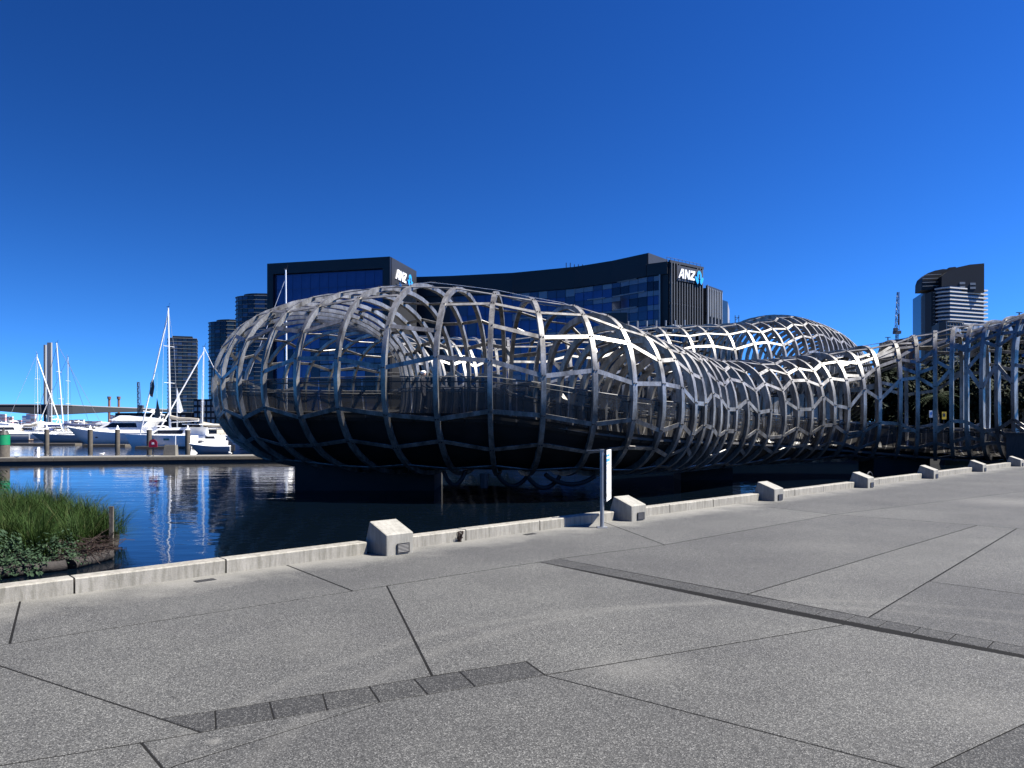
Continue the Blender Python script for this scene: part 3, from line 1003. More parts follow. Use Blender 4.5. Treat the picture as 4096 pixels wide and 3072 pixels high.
for row, (z, h) in enumerate(((1.10, .045), (1.02, .055))):
    u = .05
    while u < .42:
        w = rr_.uniform(.03, .07); mark(m_, u, z + rr_.uniform(-.004, .004), w, h * rr_.uniform(.6, 1)); u += w + .02
mark(m_, .06, .985, .4, .012)
m_.build('blue_heading', M['blue'], pan)
m_ = MB()
for z in (.93, .905, .88, .82, .80, .78, .76, .70, .68):
    u = .05
    while u < rr_.uniform(.3, .5):
        w = rr_.uniform(.02, .06); mark(m_, u, z, w, .007); u += w + .012
m_.build('small_print', simple('pale_blue_print', (.45, .55, .75), .5), pan)
m_ = MB(); mark(m_, .09, .475, .10, .012); mark(m_, .09, .475, .02, .05); mark(m_, .42, .475, .1, .05)
m_.build('black_icons', M['ink'], pan)
m_ = MB(); m_.box((-.14, .02, 1.205), (.20, .010, .006)); m_.box((0, 0, 1.212), (.07, .07, .012))
m_.build('top_arm', M['greymetal'], sg)
m_ = MB(); m_.box((.03, -.01, .43), (.05, .03, .03)); m_.box((.03, -.01, 1.15), (.05, .03, .03)); m_.build('bracket', M['greymetal'], sg)

for i, (px, lab) in enumerate(((3437, 'left black curved ladder hoop rising behind the kerb'), (3478, 'right black curved ladder hoop rising behind the kerb'))):
    t_ = 0
    a = at(px, 1905, 21.5)
    m_ = MB()
    pts = [Vector((a.x + .20 * math.cos(q) * .75, a.y + .20 * math.cos(q) * .6, a.z - .16 + .28 * math.sin(q))) for q in [math.pi * j / 14 for j in range(15)]]
    pts = [Vector((pts[0].x, pts[0].y, ZW - .3))] + pts + [Vector((pts[-1].x, pts[-1].y, ZW - .3))]
    m_.tube(pts, .022, 8); m_.smooth = True
    o = m_.build('ladder_hoop', M['black'])
    tag(o, lab, 'ladder', 'ladder hoops at the quay')

# ------------------------------------------------------------------ planted island at the left
def blade(m, p, h, lean, az, w, segs=3):
    """thin arching leaf"""
    d = Vector((math.cos(az), math.sin(az), 0)); s_ = Vector((-d.y, d.x, 0))
    b0_ = len(m.v)
    for j in range(segs):
        t = j / segs
        q = p + d * (lean * t * t) + Vector((0, 0, h * (t - .25 * t * t * lean / max(h, .1))))
        ww = w * (1 - t * .75)
        m.v.append(tuple(q - s_ * ww)); m.v.append(tuple(q + s_ * ww))
    q = p + d * lean + Vector((0, 0, h * (1 - .25 * lean / max(h, .1))))
    m.v.append(tuple(q))
    for j in range(segs - 1):
        a = b0_ + 2 * j
        m.f.append((a, a + 1, a + 3, a + 2))
    a = b0_ + 2 * (segs - 1)
    m.f.append((a, a + 1, a + 2))
def leafquad(m, c, n, s_, rnd):
    n = n.normalized()
    a = n.cross(Vector((rnd.uniform(-1, 1), rnd.uniform(-1, 1), rnd.uniform(-1, 1))))
    if a.length < 1e-3: a = n.cross(Vector((1, 0, 0)))
    a.normalize(); b_ = n.cross(a)
    m.add([c - a * s_, c + b_ * s_ * .45 + n * s_ * .15, c + a * s_, c - b_ * s_ * .45 + n * s_ * .15], [(0, 1, 2, 3)])

ISL = [(-15.5, 14.9), (-11.2, 15.1), (-10.0, 16.6), (-9.85, 17.8), (-10.3, 19.6), (-11.4, 21.8), (-14.0, 24.5), (-19.5, 29), (-20, 20)]
mb = MB(); mb.prism(ISL, ZW - .6, ZW + .07)
o = mb.build('planted_island', M['soil']); tag(o, kind='structure')
def inside(x, y, poly):
    c = False; n = len(poly); j = n - 1
    for i in range(n):
        xi, yi = poly[i]; xj, yj = poly[j]
        if (yi > y) != (yj > y) and x < (xj - xi) * (y - yi) / (yj - yi) + xi: c = not c
        j = i
    return c
ri = random.Random(21)
# coir logs along the near edge
for (a, b, lab) in (((-13.6, 14.95), (-11.3, 15.15), 'netted coir log along the island edge at the left of the photo'),
                    ((-11.2, 15.2), (-9.85, 16.55), 'netted coir log at the near right edge of the planted island'),
                    ((-9.8, 16.7), (-9.6, 17.9), 'short coir log at the tip of the planted island, under the dead brush')):
    A, B = Vector((a[0], a[1], ZW + .10)), Vector((b[0], b[1], ZW + .10))
    pts = [A.lerp(B, j / 14) + Vector((0, 0, ri.uniform(-.015, .015))) for j in range(15)]
    m_ = MB(); m_.tube(pts, .13, 10); m_.smooth = True
    o = m_.build('coir_log', M['coir']); tag(o, lab, 'coir log')
sedge = MB(); straw = MB()
clumps = []
tries = 0
while len(clumps) < 300 and tries < 20000:
    tries += 1
    x, y = ri.uniform(-18.5, -8.9), ri.uniform(15.4, 26.5)
    if not inside(x, y, ISL): continue
    if x > -10.6 and y < 18.4: continue
    if x > -10.7 and y > 18.4: continue
    if y < 17.2 and x < -10.4 and ri.random() < .82: continue
    clumps.append((x, y))
for (x, y) in clumps:
    hh = ri.uniform(.75, 1.15) * (1 + .05 * max(0, -11 - x))
    edge = y > 20 or x > -10.3
    if y < 18.2: hh *= .75
    az0 = ri.uniform(0, 6.28)
    for i in range(62):
        r_ = ri.uniform(0, .22); q = ri.uniform(0, 6.28)
        p = Vector((x + r_ * math.cos(q), y + r_ * math.sin(q), ZW + .2))
        az = q + ri.gauss(0, .5) if ri.random() < .7 else az0 + ri.gauss(0, .6)
        h = hh * ri.uniform(.55, 1.05); ln = h * ri.uniform(.25, 1.25)
        blade(straw if ri.random() < .04 else sedge, p, h, ln, az, ri.uniform(.005, .010), 4)
o = sedge.build('sedge_grass', M['sedge']); tag(o, 'dense green arching sedge grass covering the planted island', 'grass', kind='stuff')
o = straw.build('dry_grass', M['straw']); tag(o, 'dry straw coloured blades among the green sedge of the island', 'grass', kind='stuff')
# drooping tussock over the water at the tip
def tussock(x, y, z, n, h, spread, dirn, label, mat='sedge'):
    m_ = MB()
    for i in range(n):
        q = dirn + ri.gauss(0, 1.0)
        p = Vector((x + ri.uniform(-.18, .18), y + ri.uniform(-.18, .18), z))
        hh = h * ri.uniform(.5, 1.1)
        blade(m_, p, hh, spread * ri.uniform(.5, 1.2), q, .008, 5)
    o = m_.build('sedge_tussock', M[mat]); tag(o, label, 'grass')
tussock(-10.35, 18.9, ZW + .2, 520, .7, .95, -.3, 'green sedge tussock drooping over the water behind the wooden stake')
tussock(-10.5, 18.0, ZW + .2, 300, 1.0, .5, 2.2, 'upright sedge tussock just left of the wooden stake')
tussock(-10.9, 17.2, ZW + .2, 240, 1.2, .45, 1.0, 'tall dark sedge tussock above the netted coir log')
# leafy ground cover and shrubs
def leaf_mound(c, rx, ry, rz, n, s_, mat, name, label, cat, stems=6):
    r_ = thing(name, label, cat, (c[0], c[1], c[2]))
    m_ = MB()
    for i in range(n):
        q = ri.uniform(0, 6.28); u = ri.uniform(-.1, 1); rad = math.sqrt(max(0, 1 - u * u)) * ri.uniform(.55, 1.05)
        bump = 1 + .22 * math.sin(q * 5 + c[0] * 9) * math.cos(u * 7)
        d = Vector((math.cos(q) * rad * rx * bump, math.sin(q) * rad * ry * bump, max(.02, u * rz * bump * ri.uniform(.75, 1.05))))
        leafquad(m_, d, d + Vector((ri.uniform(-.5, .5), ri.uniform(-.5, .5), .5)), s_ * ri.uniform(.6, 1.3), ri)
    m_.build('foliage', M[mat], r_)
    m_ = MB()
    for i in range(stems):
        q = ri.uniform(0, 6.28)
        m_.tube([(0, 0, -.1), (math.cos(q) * rx * .3, math.sin(q) * ry * .3, rz * .4), (math.cos(q) * rx * .6, math.sin(q) * ry * .6, rz * .75)], .012, 5, .004)
    m_.build('stems', M['bark'], r_)
leaf_mound((-12.7, 14.95, ZW + .05), 1.3, .65, .85, 2300, .065, 'shrub', 'leafy_shrub', 'low blue-green leafy shrub on the island edge at the bottom left corner', 'shrub')
leaf_mound((-11.5, 15.1, ZW + .02), 1.05, .6, .78, 2000, .06, 'shrub', 'leafy_shrub', 'round blue-green leafy shrub spilling over the netted coir log', 'shrub')
leaf_mound((-12.2, 16.4, ZW + .2), 1.3, .7, .95, 2000, .065, 'shrub', 'leafy_shrub', 'leafy shrub behind the edge shrubs, in front of the sedge', 'shrub')
leaf_mound((-10.7, 16.0, ZW + .05), .75, .5, .62, 1300, .045, 'shrub', 'leafy_shrub', 'fine grey-green bush between the coir log and the tall sedge', 'shrub')
leaf_mound((-10.25, 16.9, ZW + .08), .6, .5, .66, 1100, .04, 'shrub', 'leafy_shrub', 'fine grey-green bush left of the dead brush at the island tip', 'shrub')
leaf_mound((-17.6, 24.5, ZW + 1.1), 1.0, .9, 1.0, 900, .07, 'leaf', 'leafy_shrub', 'dark leafy shrub rising above the sedge at the left edge of the photo', 'shrub')
m_ = MB()
for i in range(220):
    p = Vector((-9.8 + ri.gauss(0, .18), 17.5 + ri.gauss(0, .4), ZW + .22 + ri.uniform(0, .32)))
    d = Vector((ri.gauss(.2, 1), ri.gauss(-.2, 1), ri.uniform(-.5, .6))).normalized() * ri.uniform(.12, .45)
    m_.bar(p, p + d, .012, .010, (0, .3, 1))
o = m_.build('dead_brush', M['twig']); tag(o, 'tangled heap of dead brown twigs at the tip of the planted island', 'brush')
p = Vector((-9.72, 18.2, 0))
m_ = MB(); m_.box((p.x, p.y, ZW + .42), (.09, .06, 1.6), .1); m_.box((p.x, p.y, ZW + 1.223), (.092, .062, .004), .1)
o = m_.build('wooden_stake', M['timber']); tag(o, 'weathered square wooden stake standing in the water at the island tip', 'stake')

# ------------------------------------------------------------------ pontoon with posts
PA, PB = Vector((-70, 54.5, 0)), Vector((-16.5, 67.0, 0))
pdv = (PB - PA).normalized(); pnv = Vector((-pdv.y, pdv.x, 0))
def PT(u, n, z): return PA + pdv * u + pnv * n + Vector((0, 0, z))
PL = (PB - PA).length
pont = thing('floating_pontoon', 'long grey floating pontoon walkway stretching from the left edge to the bridge', 'pontoon', PA + Vector((0, 0, ZW)))
nseg = 10
for i in range(nseg):
    a, b = PL * i / nseg + .02, PL * (i + 1) / nseg - .02
    m_ = MB(); m_.prism([tuple(PT(a, 0, 0)[:2]), tuple(PT(b, 0, 0)[:2]), tuple(PT(b, 3.0, 0)[:2]), tuple(PT(a, 3.0, 0)[:2])], ZW - .3, ZW + .52)
    m_.build('float_section', M['pontoon'], pont, world=True)
    m_ = MB(); m_.prism([tuple(PT(a, -.10, 0)[:2]), tuple(PT(b, -.10, 0)[:2]), tuple(PT(b, -.003, 0)[:2]), tuple(PT(a, -.003, 0)[:2])], ZW + .22, ZW + .44)
    m_.build('fender_board', M['timber'], pont, world=True)
m_ = MB(); m_.prism([tuple(PT(0, -.02, 0)[:2]), tuple(PT(PL, -.02, 0)[:2]), tuple(PT(PL, -.003, 0)[:2]), tuple(PT(0, -.003, 0)[:2])], ZW - .2, ZW + .2)
m_.build('dark_skirt', M['black'], pont, world=True)
for u in (12, 21, 30, 40, 49):
    m_ = MB(); m_.bar(PT(u, .2, ZW + .60), PT(u + .35, .2, ZW + .60), .06, .06, (0, 0, 1)); m_.box(PT(u + .17, .2, ZW + .55), (.1, .1, .06))
    m_.build('cleat', M['greymetal'], pont, world=True)

def on_pont(px, n=1.0, z=ZW + .52):
    """point on the pontoon deck under a photo column"""
    t = (px - 2048) / F
    o = PA + pnv * n
    u = (t * o.y - o.x) / (pdv.x - t * pdv.y)
    q = o + pdv * u
    return Vector((q.x, q.y, z))
p = on_pont(147, .8)
wp = thing('marker_post', 'short square white marker post with black squiggle standing on the pontoon', 'post', p)
m_ = MB(); m_.box((0, 0, .42), (.34, .3, .84)); m_.build('body', M['whitepaint'], wp)
m_ = MB(); m_.box((0, 0, .86), (.36, .32, .04)); m_.build('cap', M['greymetal'], wp)
m_ = MB()
for (x, z, w, h) in ((.02, .66, .12, .06), (-.03, .58, .06, .14), (.0, .47, .14, .06), (.05, .38, .06, .12), (-.02, .26, .05, .14), (-.06, .16, .06, .1)):
    m_.box((x, -.152, z), (w, .004, h))
m_.build('black_mark', M['ink'], wp)
p = on_pont(612, .5)
rsn = thing('round_top_sign', 'red sign board with rounded top and white emblem on a thin pole above the pontoon', 'sign', p)
m_ = MB(); m_.tube([(0, .03, 0), (0, .03, 1.0)], .03, 8); m_.build('pole', M['darkmetal'], rsn)
prof = [(-.36, .78), (.36, .78)] + [(.36 * math.cos(q), 1.1 + .36 * math.sin(q)) for q in [math.pi * j / 12 for j in range(13)]]
m_ = MB(); m_.extrude([(x, 0, z) for x, z in prof], (0, .02, 0), (0, -.02, 0)); bd = m_.build('board', M['red'], rsn)
m_ = MB()
for (x, z, r_, sx, sz) in ((0, 1.07, .13, 1, .8), (-.1, 1.17, .06, .6, 1.4), (.09, 1.18, .06, .7, 1.3), (0, 1.2, .05, 1, 1.2), (-.13, 1.05, .05, 1, 1), (.14, 1.04, .05, 1, 1)):
    m_.extrude([(x * .7 + .7 * r_ * sx * math.cos(q), 0, 1.1 + (z - 1.1) * .7 + .7 * r_ * sz * math.sin(q)) for q in [2 * math.pi * j / 10 for j in range(10)]], (0, -.0205, 0), (0, -.026 - .001 * abs(x), 0))
m_.build('emblem', M['whitepaint'], bd)
p = on_pont(683, 2.2)
cs = thing('service_pedestal', 'tapered pale concrete pedestal with a thin pole on the pontoon beside the red sign', 'pedestal', p)
m_ = MB(); m_.loft([[(-.55, -.3, 0), (.55, -.3, 0), (.55, .3, 0), (-.55, .3, 0)], [(-.45, -.25, .92), (.5, -.25, .92), (.5, .25, .92), (-.45, .25, .92)]], close=True); m_.build('body', M['pontoon'], cs)
m_ = MB(); m_.tube([(.42, 0, .92), (.42, 0, 1.9)], .04, 8); m_.build('pole', M['alu'], cs)
p = on_pont(14, 1.6)
gp = thing('green_pile', 'thick green topped mooring pile at the left edge of the pontoon', 'pile', (p.x, p.y, ZW - 1))
m_ = MB(); m_.tube([(0, 0, 0), (0, 0, 2.55)], .46, 14); m_.smooth = True; m_.build('shaft', M['timber'], gp)
m_ = MB(); m_.tube([(0, 0, 2.551), (0, 0, 3.4)], .48, 14); m_.smooth = True; m_.build('green_sleeve', M['green'], gp)
m_ = MB(); m_.tube([(0, 0, 3.401), (0, 0, 3.52), (0, 0, 3.75)], .5, 14, .30); m_.tube([(0, 0, 3.75), (0, 0, 4.05)], .1, 8, .02); m_.build('cap', M['drain'], gp)

def gull(p, rz, label):
    r_ = thing('gull', label, 'gull', p, rz, 'gulls resting on the pontoon')
    m_ = MB(); m_.ball((0, 0, .17), .11, 8, 6, (1.7, .8, .85)); m_.ball((.17, 0, .28), .06, 8, 5); m_.ball((.11, 0, .23), .06, 6, 5, (1, .8, 1.2)); m_.smooth = True
    b_ = m_.build('body', M['feather'], r_)
    m_ = MB(); m_.ball((-.06, .075, .19), .10, 6, 5, (1.7, .25, .6)); m_.ball((-.06, -.075, .19), .10, 6, 5, (1.7, .25, .6)); m_.build('wings', M['featherg'], r_)
    m_ = MB(); m_.tube([(.22, 0, .275), (.29, 0, .265)], .014, 5, .004); m_.tube([(.02, .03, .1), (.02, .03, 0)], .007, 4); m_.tube([(.02, -.03, .1), (.02, -.03, 0)], .007, 4)
    m_.build('beak_and_legs', M['beak'], r_)
gull(on_pont(407, 1.4), .4, 'white gull resting on the pontoon between the white marker and the red sign')
gull(on_pont(921, 1.0), 2.6, 'white gull standing at the far right end of the pontoon near the bridge')

# mooring piles and finger pontoons of the marina
def water_pt(px, d): return Vector(((px - 2048) / F * d, d, ZW))
pile_spots = [(187, 118, 'pale capped mooring pile beside the dark blue trimmed yacht'), (361, 112, 'pale capped mooring pile before the bow of the large motor yacht'),
              (470, 112, 'white capped mooring pile behind the stern of the large motor yacht'), (597, 104, 'mooring pile just left of the catamaran hull, above the red sign'),
              (751, 101, 'thick mooring pile with white birds, right of the catamaran'), (481, 135, 'thin mooring pile amid the yachts, farther back')]
m0 = None
for i, (px, d, lab) in enumerate(pile_spots):
    q = water_pt(px, d)
    if m0 is None:
        m0 = thing('mooring_pile', lab, 'pile', q, 0, 'mooring piles of the marina')
        m_ = MB(); m_.tube([(0, 0, -2), (0, 0, 2.55)], .34, 10); m_.smooth = True; m_.build('shaft', M['timber'], m0)
        m_ = MB(); m_.tube([(0, 0, 2.55), (0, 0, 2.62), (0, 0, 3.15)], .38, 10, .05); m_.smooth = True; m_.build('cap', M['whitepaint'], m0)
        c = m0
    else:
        c = copy_tree(m0); c.location = q; c['label'] = lab
def finger(px0, px1, d, lab):
    a, b = water_pt(px0, d), water_pt(px1, d)
    m_ = MB(); m_.prism([(a.x, a.y), (b.x, b.y), (b.x, b.y + 2), (a.x, a.y + 2)], ZW - .2, ZW + .26)
    o = m_.build('finger_pontoon', M['timber']); tag(o, lab, 'pontoon', 'finger pontoons of the marina')
finger(40, 300, 120, 'finger pontoon in front of the dark blue trimmed yacht')
finger(330, 500, 113, 'finger pontoon in front of the large motor yacht')
finger(540, 815, 103, 'finger pontoon in front of the catamaran')

# ------------------------------------------------------------------ boats
def hull_loft(L, B, H, sheer=.25, stern=.85, draft=.3, rake=.12, n=14):
    """rings from stern (x=0) to bow (x=L); z=0 at the waterline"""
    rings = []
    for i in range(n + 1):
        t = i / n
        w = B / 2 * (stern + (1 - stern) * min(1, t / .35)) * (1 - max(0, (t - .45) / .55) ** 2.2)
        w = max(w, .03)
        zt = H * (1 + sheer * max(0, t - .3) ** 1.5 / .6)
        xs = L * t
        xb = L * (t - rake * max(0, (t - .55) / .45) ** 1.5 * 1.0)
        dr = -draft * (1 - max(0, (t - .7) / .3) ** 2)
        rings.append([(xs, w, zt), (xb * .5 + xs * .5, w * .94, zt * .45), (xb, w * .62, .0), (xb, w * .15, dr),
                      (xb, -w * .15, dr), (xb, -w * .62, .0), (xb * .5 + xs * .5, -w * .94, zt * .45), (xs, -w, zt)])
    return rings
def hull_parts(root, L, B, H, hull_mat, deck_mat, **k):
    rg = hull_loft(L, B, H, **k)
    m_ = MB(); m_.loft(rg, close=False); m_.smooth = True; m_.build('hull', hull_mat, root)
    m_ = MB()
    m_.loft([[(r_[0][0], r_[0][1] * .97, r_[0][2] - .06), (r_[0][0], r_[-1][1] * .97, r_[0][2] - .06)] for r_ in rg], close=False, caps=False)
    m_.build('deck', deck_mat, root)
    m_ = MB()
    for s_ in (0, -1):
        m_.tube([(r_[s_][0], r_[s_][1], r_[s_][2]) for r_ in rg], .06, 5)
    m_.build('gunwale', deck_mat, root)
    return rg
def guard_rail(root, rg, i0, h=.7):
    m_ = MB()
    for s_ in (0, -1):
        top = [Vector(r_[s_]) + Vector((0, -.1 if s_ == 0 else .1, h)) for r_ in rg[i0:]]
        m_.tube(top, .022, 4)
        for r_, q in zip(rg[i0:], top): m_.tube([r_[s_], q], .018, 4)
    m_.build('guard_rail', M['rail'], root)
def cabin(root, name, prof, w0, w1, mat, glass=None):
    """side profile [(x,z)], narrower at the top"""
    z0 = min(p[1] for p in prof); z1 = max(p[1] for p in prof)
    def wd(z): return (w0 + (w1 - w0) * (z - z0) / max(.01, z1 - z0)) / 2
    n = len(prof)
    m_ = MB()
    m_.loft([[(x, -wd(z), z) for x, z in prof], [(x, wd(z), z) for x, z in prof]], close=True)
    o = m_.build(name, mat, root)
    if glass:
        for g in glass:
            m_ = MB()
            for s_ in (-1, 1):
                a = [(x, s_ * (wd(z) + .012), z) for x, z in g]
                m_.add(a, [tuple(range(len(a))) if s_ < 0 else tuple(reversed(range(len(a))))])
                b_ = [(x, s_ * (wd(z) - .03), z) for x, z in g]
                m_.loft([a, b_], close=True, caps=False)
            m_.build('window', M['smoked'], o)
    return o
def mast_rig(root, x, z0, h, L, rake=0.0, boom=0, cover='canvas', fore=None, aft=None, spreaders=(.38, .68), r=.11, jib=False, staymat='wire', boom_up=.04):
    top = Vector((x - rake * h, 0, z0 + h))
    m_ = MB(); m_.tube([(x, 0, z0), top], r, 8, r * .65); m_.smooth = True; mo = m_.build('mast', M['alu'], root)
    for s_ in spreaders:
        q = Vector((x, 0, z0)).lerp(top, s_)
        m_ = MB(); m_.tube([q + Vector((0, -1.0, 0)), q + Vector((0, 1.0, 0))], .04, 5); m_.build('spreader', M['alu'], mo)
    m_ = MB(); m_.box(top + Vector((0, 0, .12)), (.5, .08, .05)); m_.tube([top, top + Vector((-.3, 0, .6))], .02, 4); m_.build('wind_vane', M['darkmetal'], mo)
    if boom:
        a, b = Vector((x - .1, 0, z0 + 1.0)), Vector((x - boom, 0, z0 + 1.0 + boom * boom_up))
        m_ = MB(); m_.tube([a, b], .09, 6); m_.build('boom', M['alu'], root)
        if cover:
            m_ = MB(); m_.tube([a + Vector((0, 0, .75)), a.lerp(b, .3) + Vector((0, 0, .42)), a.lerp(b, .7) + Vector((0, 0, .32)), b + Vector((0, 0, .2))], .30, 8, .14); m_.smooth = True
            m_.build('sail_cover', M[cover], root)
    m_ = MB()
    if fore is not None: m_.tube([top - Vector((0, 0, h * .05)), fore], .10 if jib else .035, 6)
    if fore is not None: m_.build('forestay', M['whitepaint'] if jib else M[staymat], root)
    m_ = MB()
    if aft is not None: m_.tube([top, aft], .03, 4)
    q = Vector((x, 0, z0)).lerp(top, spreaders[-1])
    for s_ in (-1, 1):
        m_.tube([top, q + Vector((0, s_ * 1.0, 0)), Vector((x, s_ * 1.5, z0))], .018, 4)
    m_.build('rigging', M[staymat], root)

def motor_yacht(px_stern, d, L, rz, label, hull='gel', fly=True, group='motor yachts in the marina'):
    q = water_pt(px_stern, d)
    r_ = thing('motor_yacht', label, 'motor yacht', q, rz, group)
    B, H = L * .29, L * .115
    rg = hull_parts(r_, L, B, H, M[hull], M['gel'], sheer=.55, rake=.20, stern=.9)
    k = L / 16.0
    z0 = H - .05
    cabin(r_, 'cabin', [(1.6 * k, z0), (11.2 * k, z0 + .25 * k), (10.0 * k, z0 + .75 * k), (7.6 * k, z0 + 1.75 * k), (6.8 * k, z0 + 2.0 * k), (1.2 * k, z0 + 2.0 * k), (2.2 * k, z0 + .9 * k)], B * .80, B * .58, M['gel'],
          [[(2.9 * k, z0 + .95 * k), (8.7 * k, z0 + .95 * k), (7.2 * k, z0 + 1.65 * k), (3.2 * k, z0 + 1.65 * k)]])
    if fly:
        z1 = z0 + 2.003 * k
        cabin(r_, 'flybridge', [(.2 * k, z1 + .25 * k), (.2 * k, z1), (6.4 * k, z1), (7.2 * k, z1 + .25 * k), (6.0 * k, z1 + .85 * k), (5.2 * k, z1 + .75 * k), (2.4 * k, z1 + .6 * k)], B * .74, B * .6, M['gel'])
        m_ = MB()
        for s_ in (-1, 1):
            m_.tube([(.9 * k, s_ * B * .30, z1 + .4 * k), (.4 * k, s_ * B * .27, z1 + 1.3 * k), (2.2 * k, s_ * B * .20, z1 + 1.55 * k)], .12 * k, 6)
        m_.tube([(1.1 * k, -B * .25, z1 + 1.42 * k), (1.1 * k, B * .25, z1 + 1.42 * k)], .13 * k, 6)
        m_.build('radar_arch', M['gel'], r_)
        m_ = MB(); m_.ball((1.2 * k, 0, z1 + 1.7 * k), .28 * k, 8, 6, (1, 1, .6)); m_.smooth = True; m_.build('radar_dome', M['gel'], r_)
    m_ = MB()
    for s_ in (-1, 1):
        for x in (7.6, 9.3):
            i_ = int(x * k / L * 14); y = rg[i_][1][1] * .995
            m_.ball((x * k, s_ * y, H * .62), .22 * k, 8, 4, (1.9, .12, .6))
    m_.build('porthole', M['smoked'], r_)
    m_ = MB(); m_.box((-.35 * k, 0, .22), (.8 * k, B * .8, .12)); m_.build('swim_platform', M['teak'], r_)
    guard_rail(r_, rg, 7, .6 * k)
    return r_

def sail_yacht(px_mast, d, L, rz, label, mast_h, hull='gel', rake=0.0, cover='canvas', boom=True, group='sailing yachts in the marina', stay='wire', jib=True, aft=True, xm=.58, r=.085):
    q = water_pt(px_mast, d)
    c_, s_ = math.cos(rz), math.sin(rz)
    q = q - Vector((c_ * L * xm, s_ * L * xm, 0))
    r_ = thing('sailing_yacht', label, 'sailing yacht', q, rz, group)
    B, H = L * .29, L * .10
    rg = hull_parts(r_, L, B, H, M[hull], M['gel'], sheer=.25, rake=.16, stern=.72)
    z0 = H - .05
    cabin(r_, 'coachroof', [(L * .28, z0), (L * .74, z0 + .1), (L * .66, z0 + .45), (L * .30, z0 + .6)], B * .62, B * .5, M['gel'],
          [[(L * .34, z0 + .18), (L * .64, z0 + .18), (L * .62, z0 + .34), (L * .34, z0 + .38)]])
    m_ = MB(); m_.loft([[(L * .22, -B * .3, z0 + .5), (L * .22, 0, z0 + 1.35), (L * .22, B * .3, z0 + .5)], [(L * .33, -B * .28, z0 + .5), (L * .34, 0, z0 + 1.3), (L * .33, B * .28, z0 + .5)]], close=True)
    m_.build('spray_hood', M['navy' if cover == 'navy' else 'canvas'], r_)
    mast_rig(r_, L * xm, z0 + .4, mast_h, L, rake, boom=L * .40 if boom else 0, cover=cover, fore=(L * .985, 0, H * 1.3), aft=(0.1, 0, H) if aft else None, staymat=stay, jib=jib, r=r)
    guard_rail(r_, rg, 2, .6)
    return r_

def small_boat(px, d, L, rz, label, hull='gelgrey', cover=True):
    q = water_pt(px, d)
    r_ = thing('speedboat', label, 'speedboat', q, rz, 'small boats by the finger pontoons')
    B, H = L * .36, L * .17
    rg = hull_parts(r_, L, B, H, M[hull], M['gel'], sheer=.35, rake=.2, stern=.92, draft=.2)
    m_ = MB(); m_.loft([[(L * .12, -B * .42, H), (L * .12, 0, H + .35), (L * .12, B * .42, H)], [(L * .5, -B * .4, H + .05), (L * .5, 0, H + .65), (L * .5, B * .4, H + .05)], [(L * .86, -B * .12, H * 1.15), (L * .86, 0, H * 1.25), (L * .86, B * .12, H * 1.15)]], close=True)
    m_.smooth = True
    m_.build('boat_cover', M['gel'], r_)
    m_ = MB(); m_.box((-.2, 0, H * .75), (.4, .4, .7)); m_.box((-.15, 0, .1), (.2, .15, 1.0)); m_.build('outboard_motor', M['darkmetal'], r_)
    return r_

PI = math.pi
rb0 = random.Random(31)
# bow points left in the photo: heading PI
motor_yacht(640, 124, 16.4, PI - .10, 'large white motor yacht with flybridge and long dark side window, bow to the left')
motor_yacht(660, 168, 17.0, PI + .15, 'dark hulled motor yacht with tall white wheelhouse behind the large white yacht', hull='darkhull')
motor_yacht(118, 152, 13.0, PI + .5, 'white motor cruiser moored at the far left behind the green pile', hull='gelgrey', fly=False)
motor_yacht(245, 190, 14.0, PI + .2, 'white flybridge cruiser far back left, behind the leaning mast')
motor_yacht(60, 200, 13.0, 2.6, 'white cruiser farthest left in the back row of boats', hull='gel')
motor_yacht(470, 205, 14.0, PI - .3, 'white flybridge cruiser far back, under the two rusty stacks')
motor_yacht(400, 178, 11.0, PI - .2, 'small white cruiser behind the bow of the large motor yacht', fly=False)
sail_yacht(255, 140, 13.5, PI + .12, 'sailing yacht with dark trimmed grey hull and thick leaning white mast', 16.8, hull='gelgrey', rake=-.075, cover='navy', jib=False, stay='darkwire', r=.16)
sail_yacht(272, 165, 12.5, .1, 'sailing yacht with upright white mast and dark stay running down to the right', 16.6, hull='gel', stay='darkwire', cover='navy', jib=False)
sail_yacht(152, 160, 12.5, .12, 'sailing yacht with slim dark mast and pale forestay running down to the left', 16.8, hull='gel', rake=.01, cover='canvas')
sail_yacht(207, 185, 10.0, PI, 'small sailing yacht with short white mast beside the far bridge pylon', 10.5, hull='gel', cover=None, boom=False, aft=False)
sail_yacht(808, 112, 13.0, PI + .25, 'sailing yacht with long pale furled boom cover, left of the bridge tube', 13.2, hull='gelgrey', rake=.02, cover='canvas', xm=.5)
sail_yacht(1147, 96, 15.0, PI + .3, 'sailing yacht mostly hidden behind the bridge, its tall white mast above the hoops', 21.2, hull='gel', rake=-.006, cover='canvas', xm=.5, r=.14, jib=False, aft=False)
small_boat(925, 86, 4.6, PI + .12, 'small grey speedboat with white cover, bow to the left beside the pale blue hull')
small_boat(1120, 118, 6, PI + .3, 'small white open boat lying behind the left end of the bridge', hull='gel')

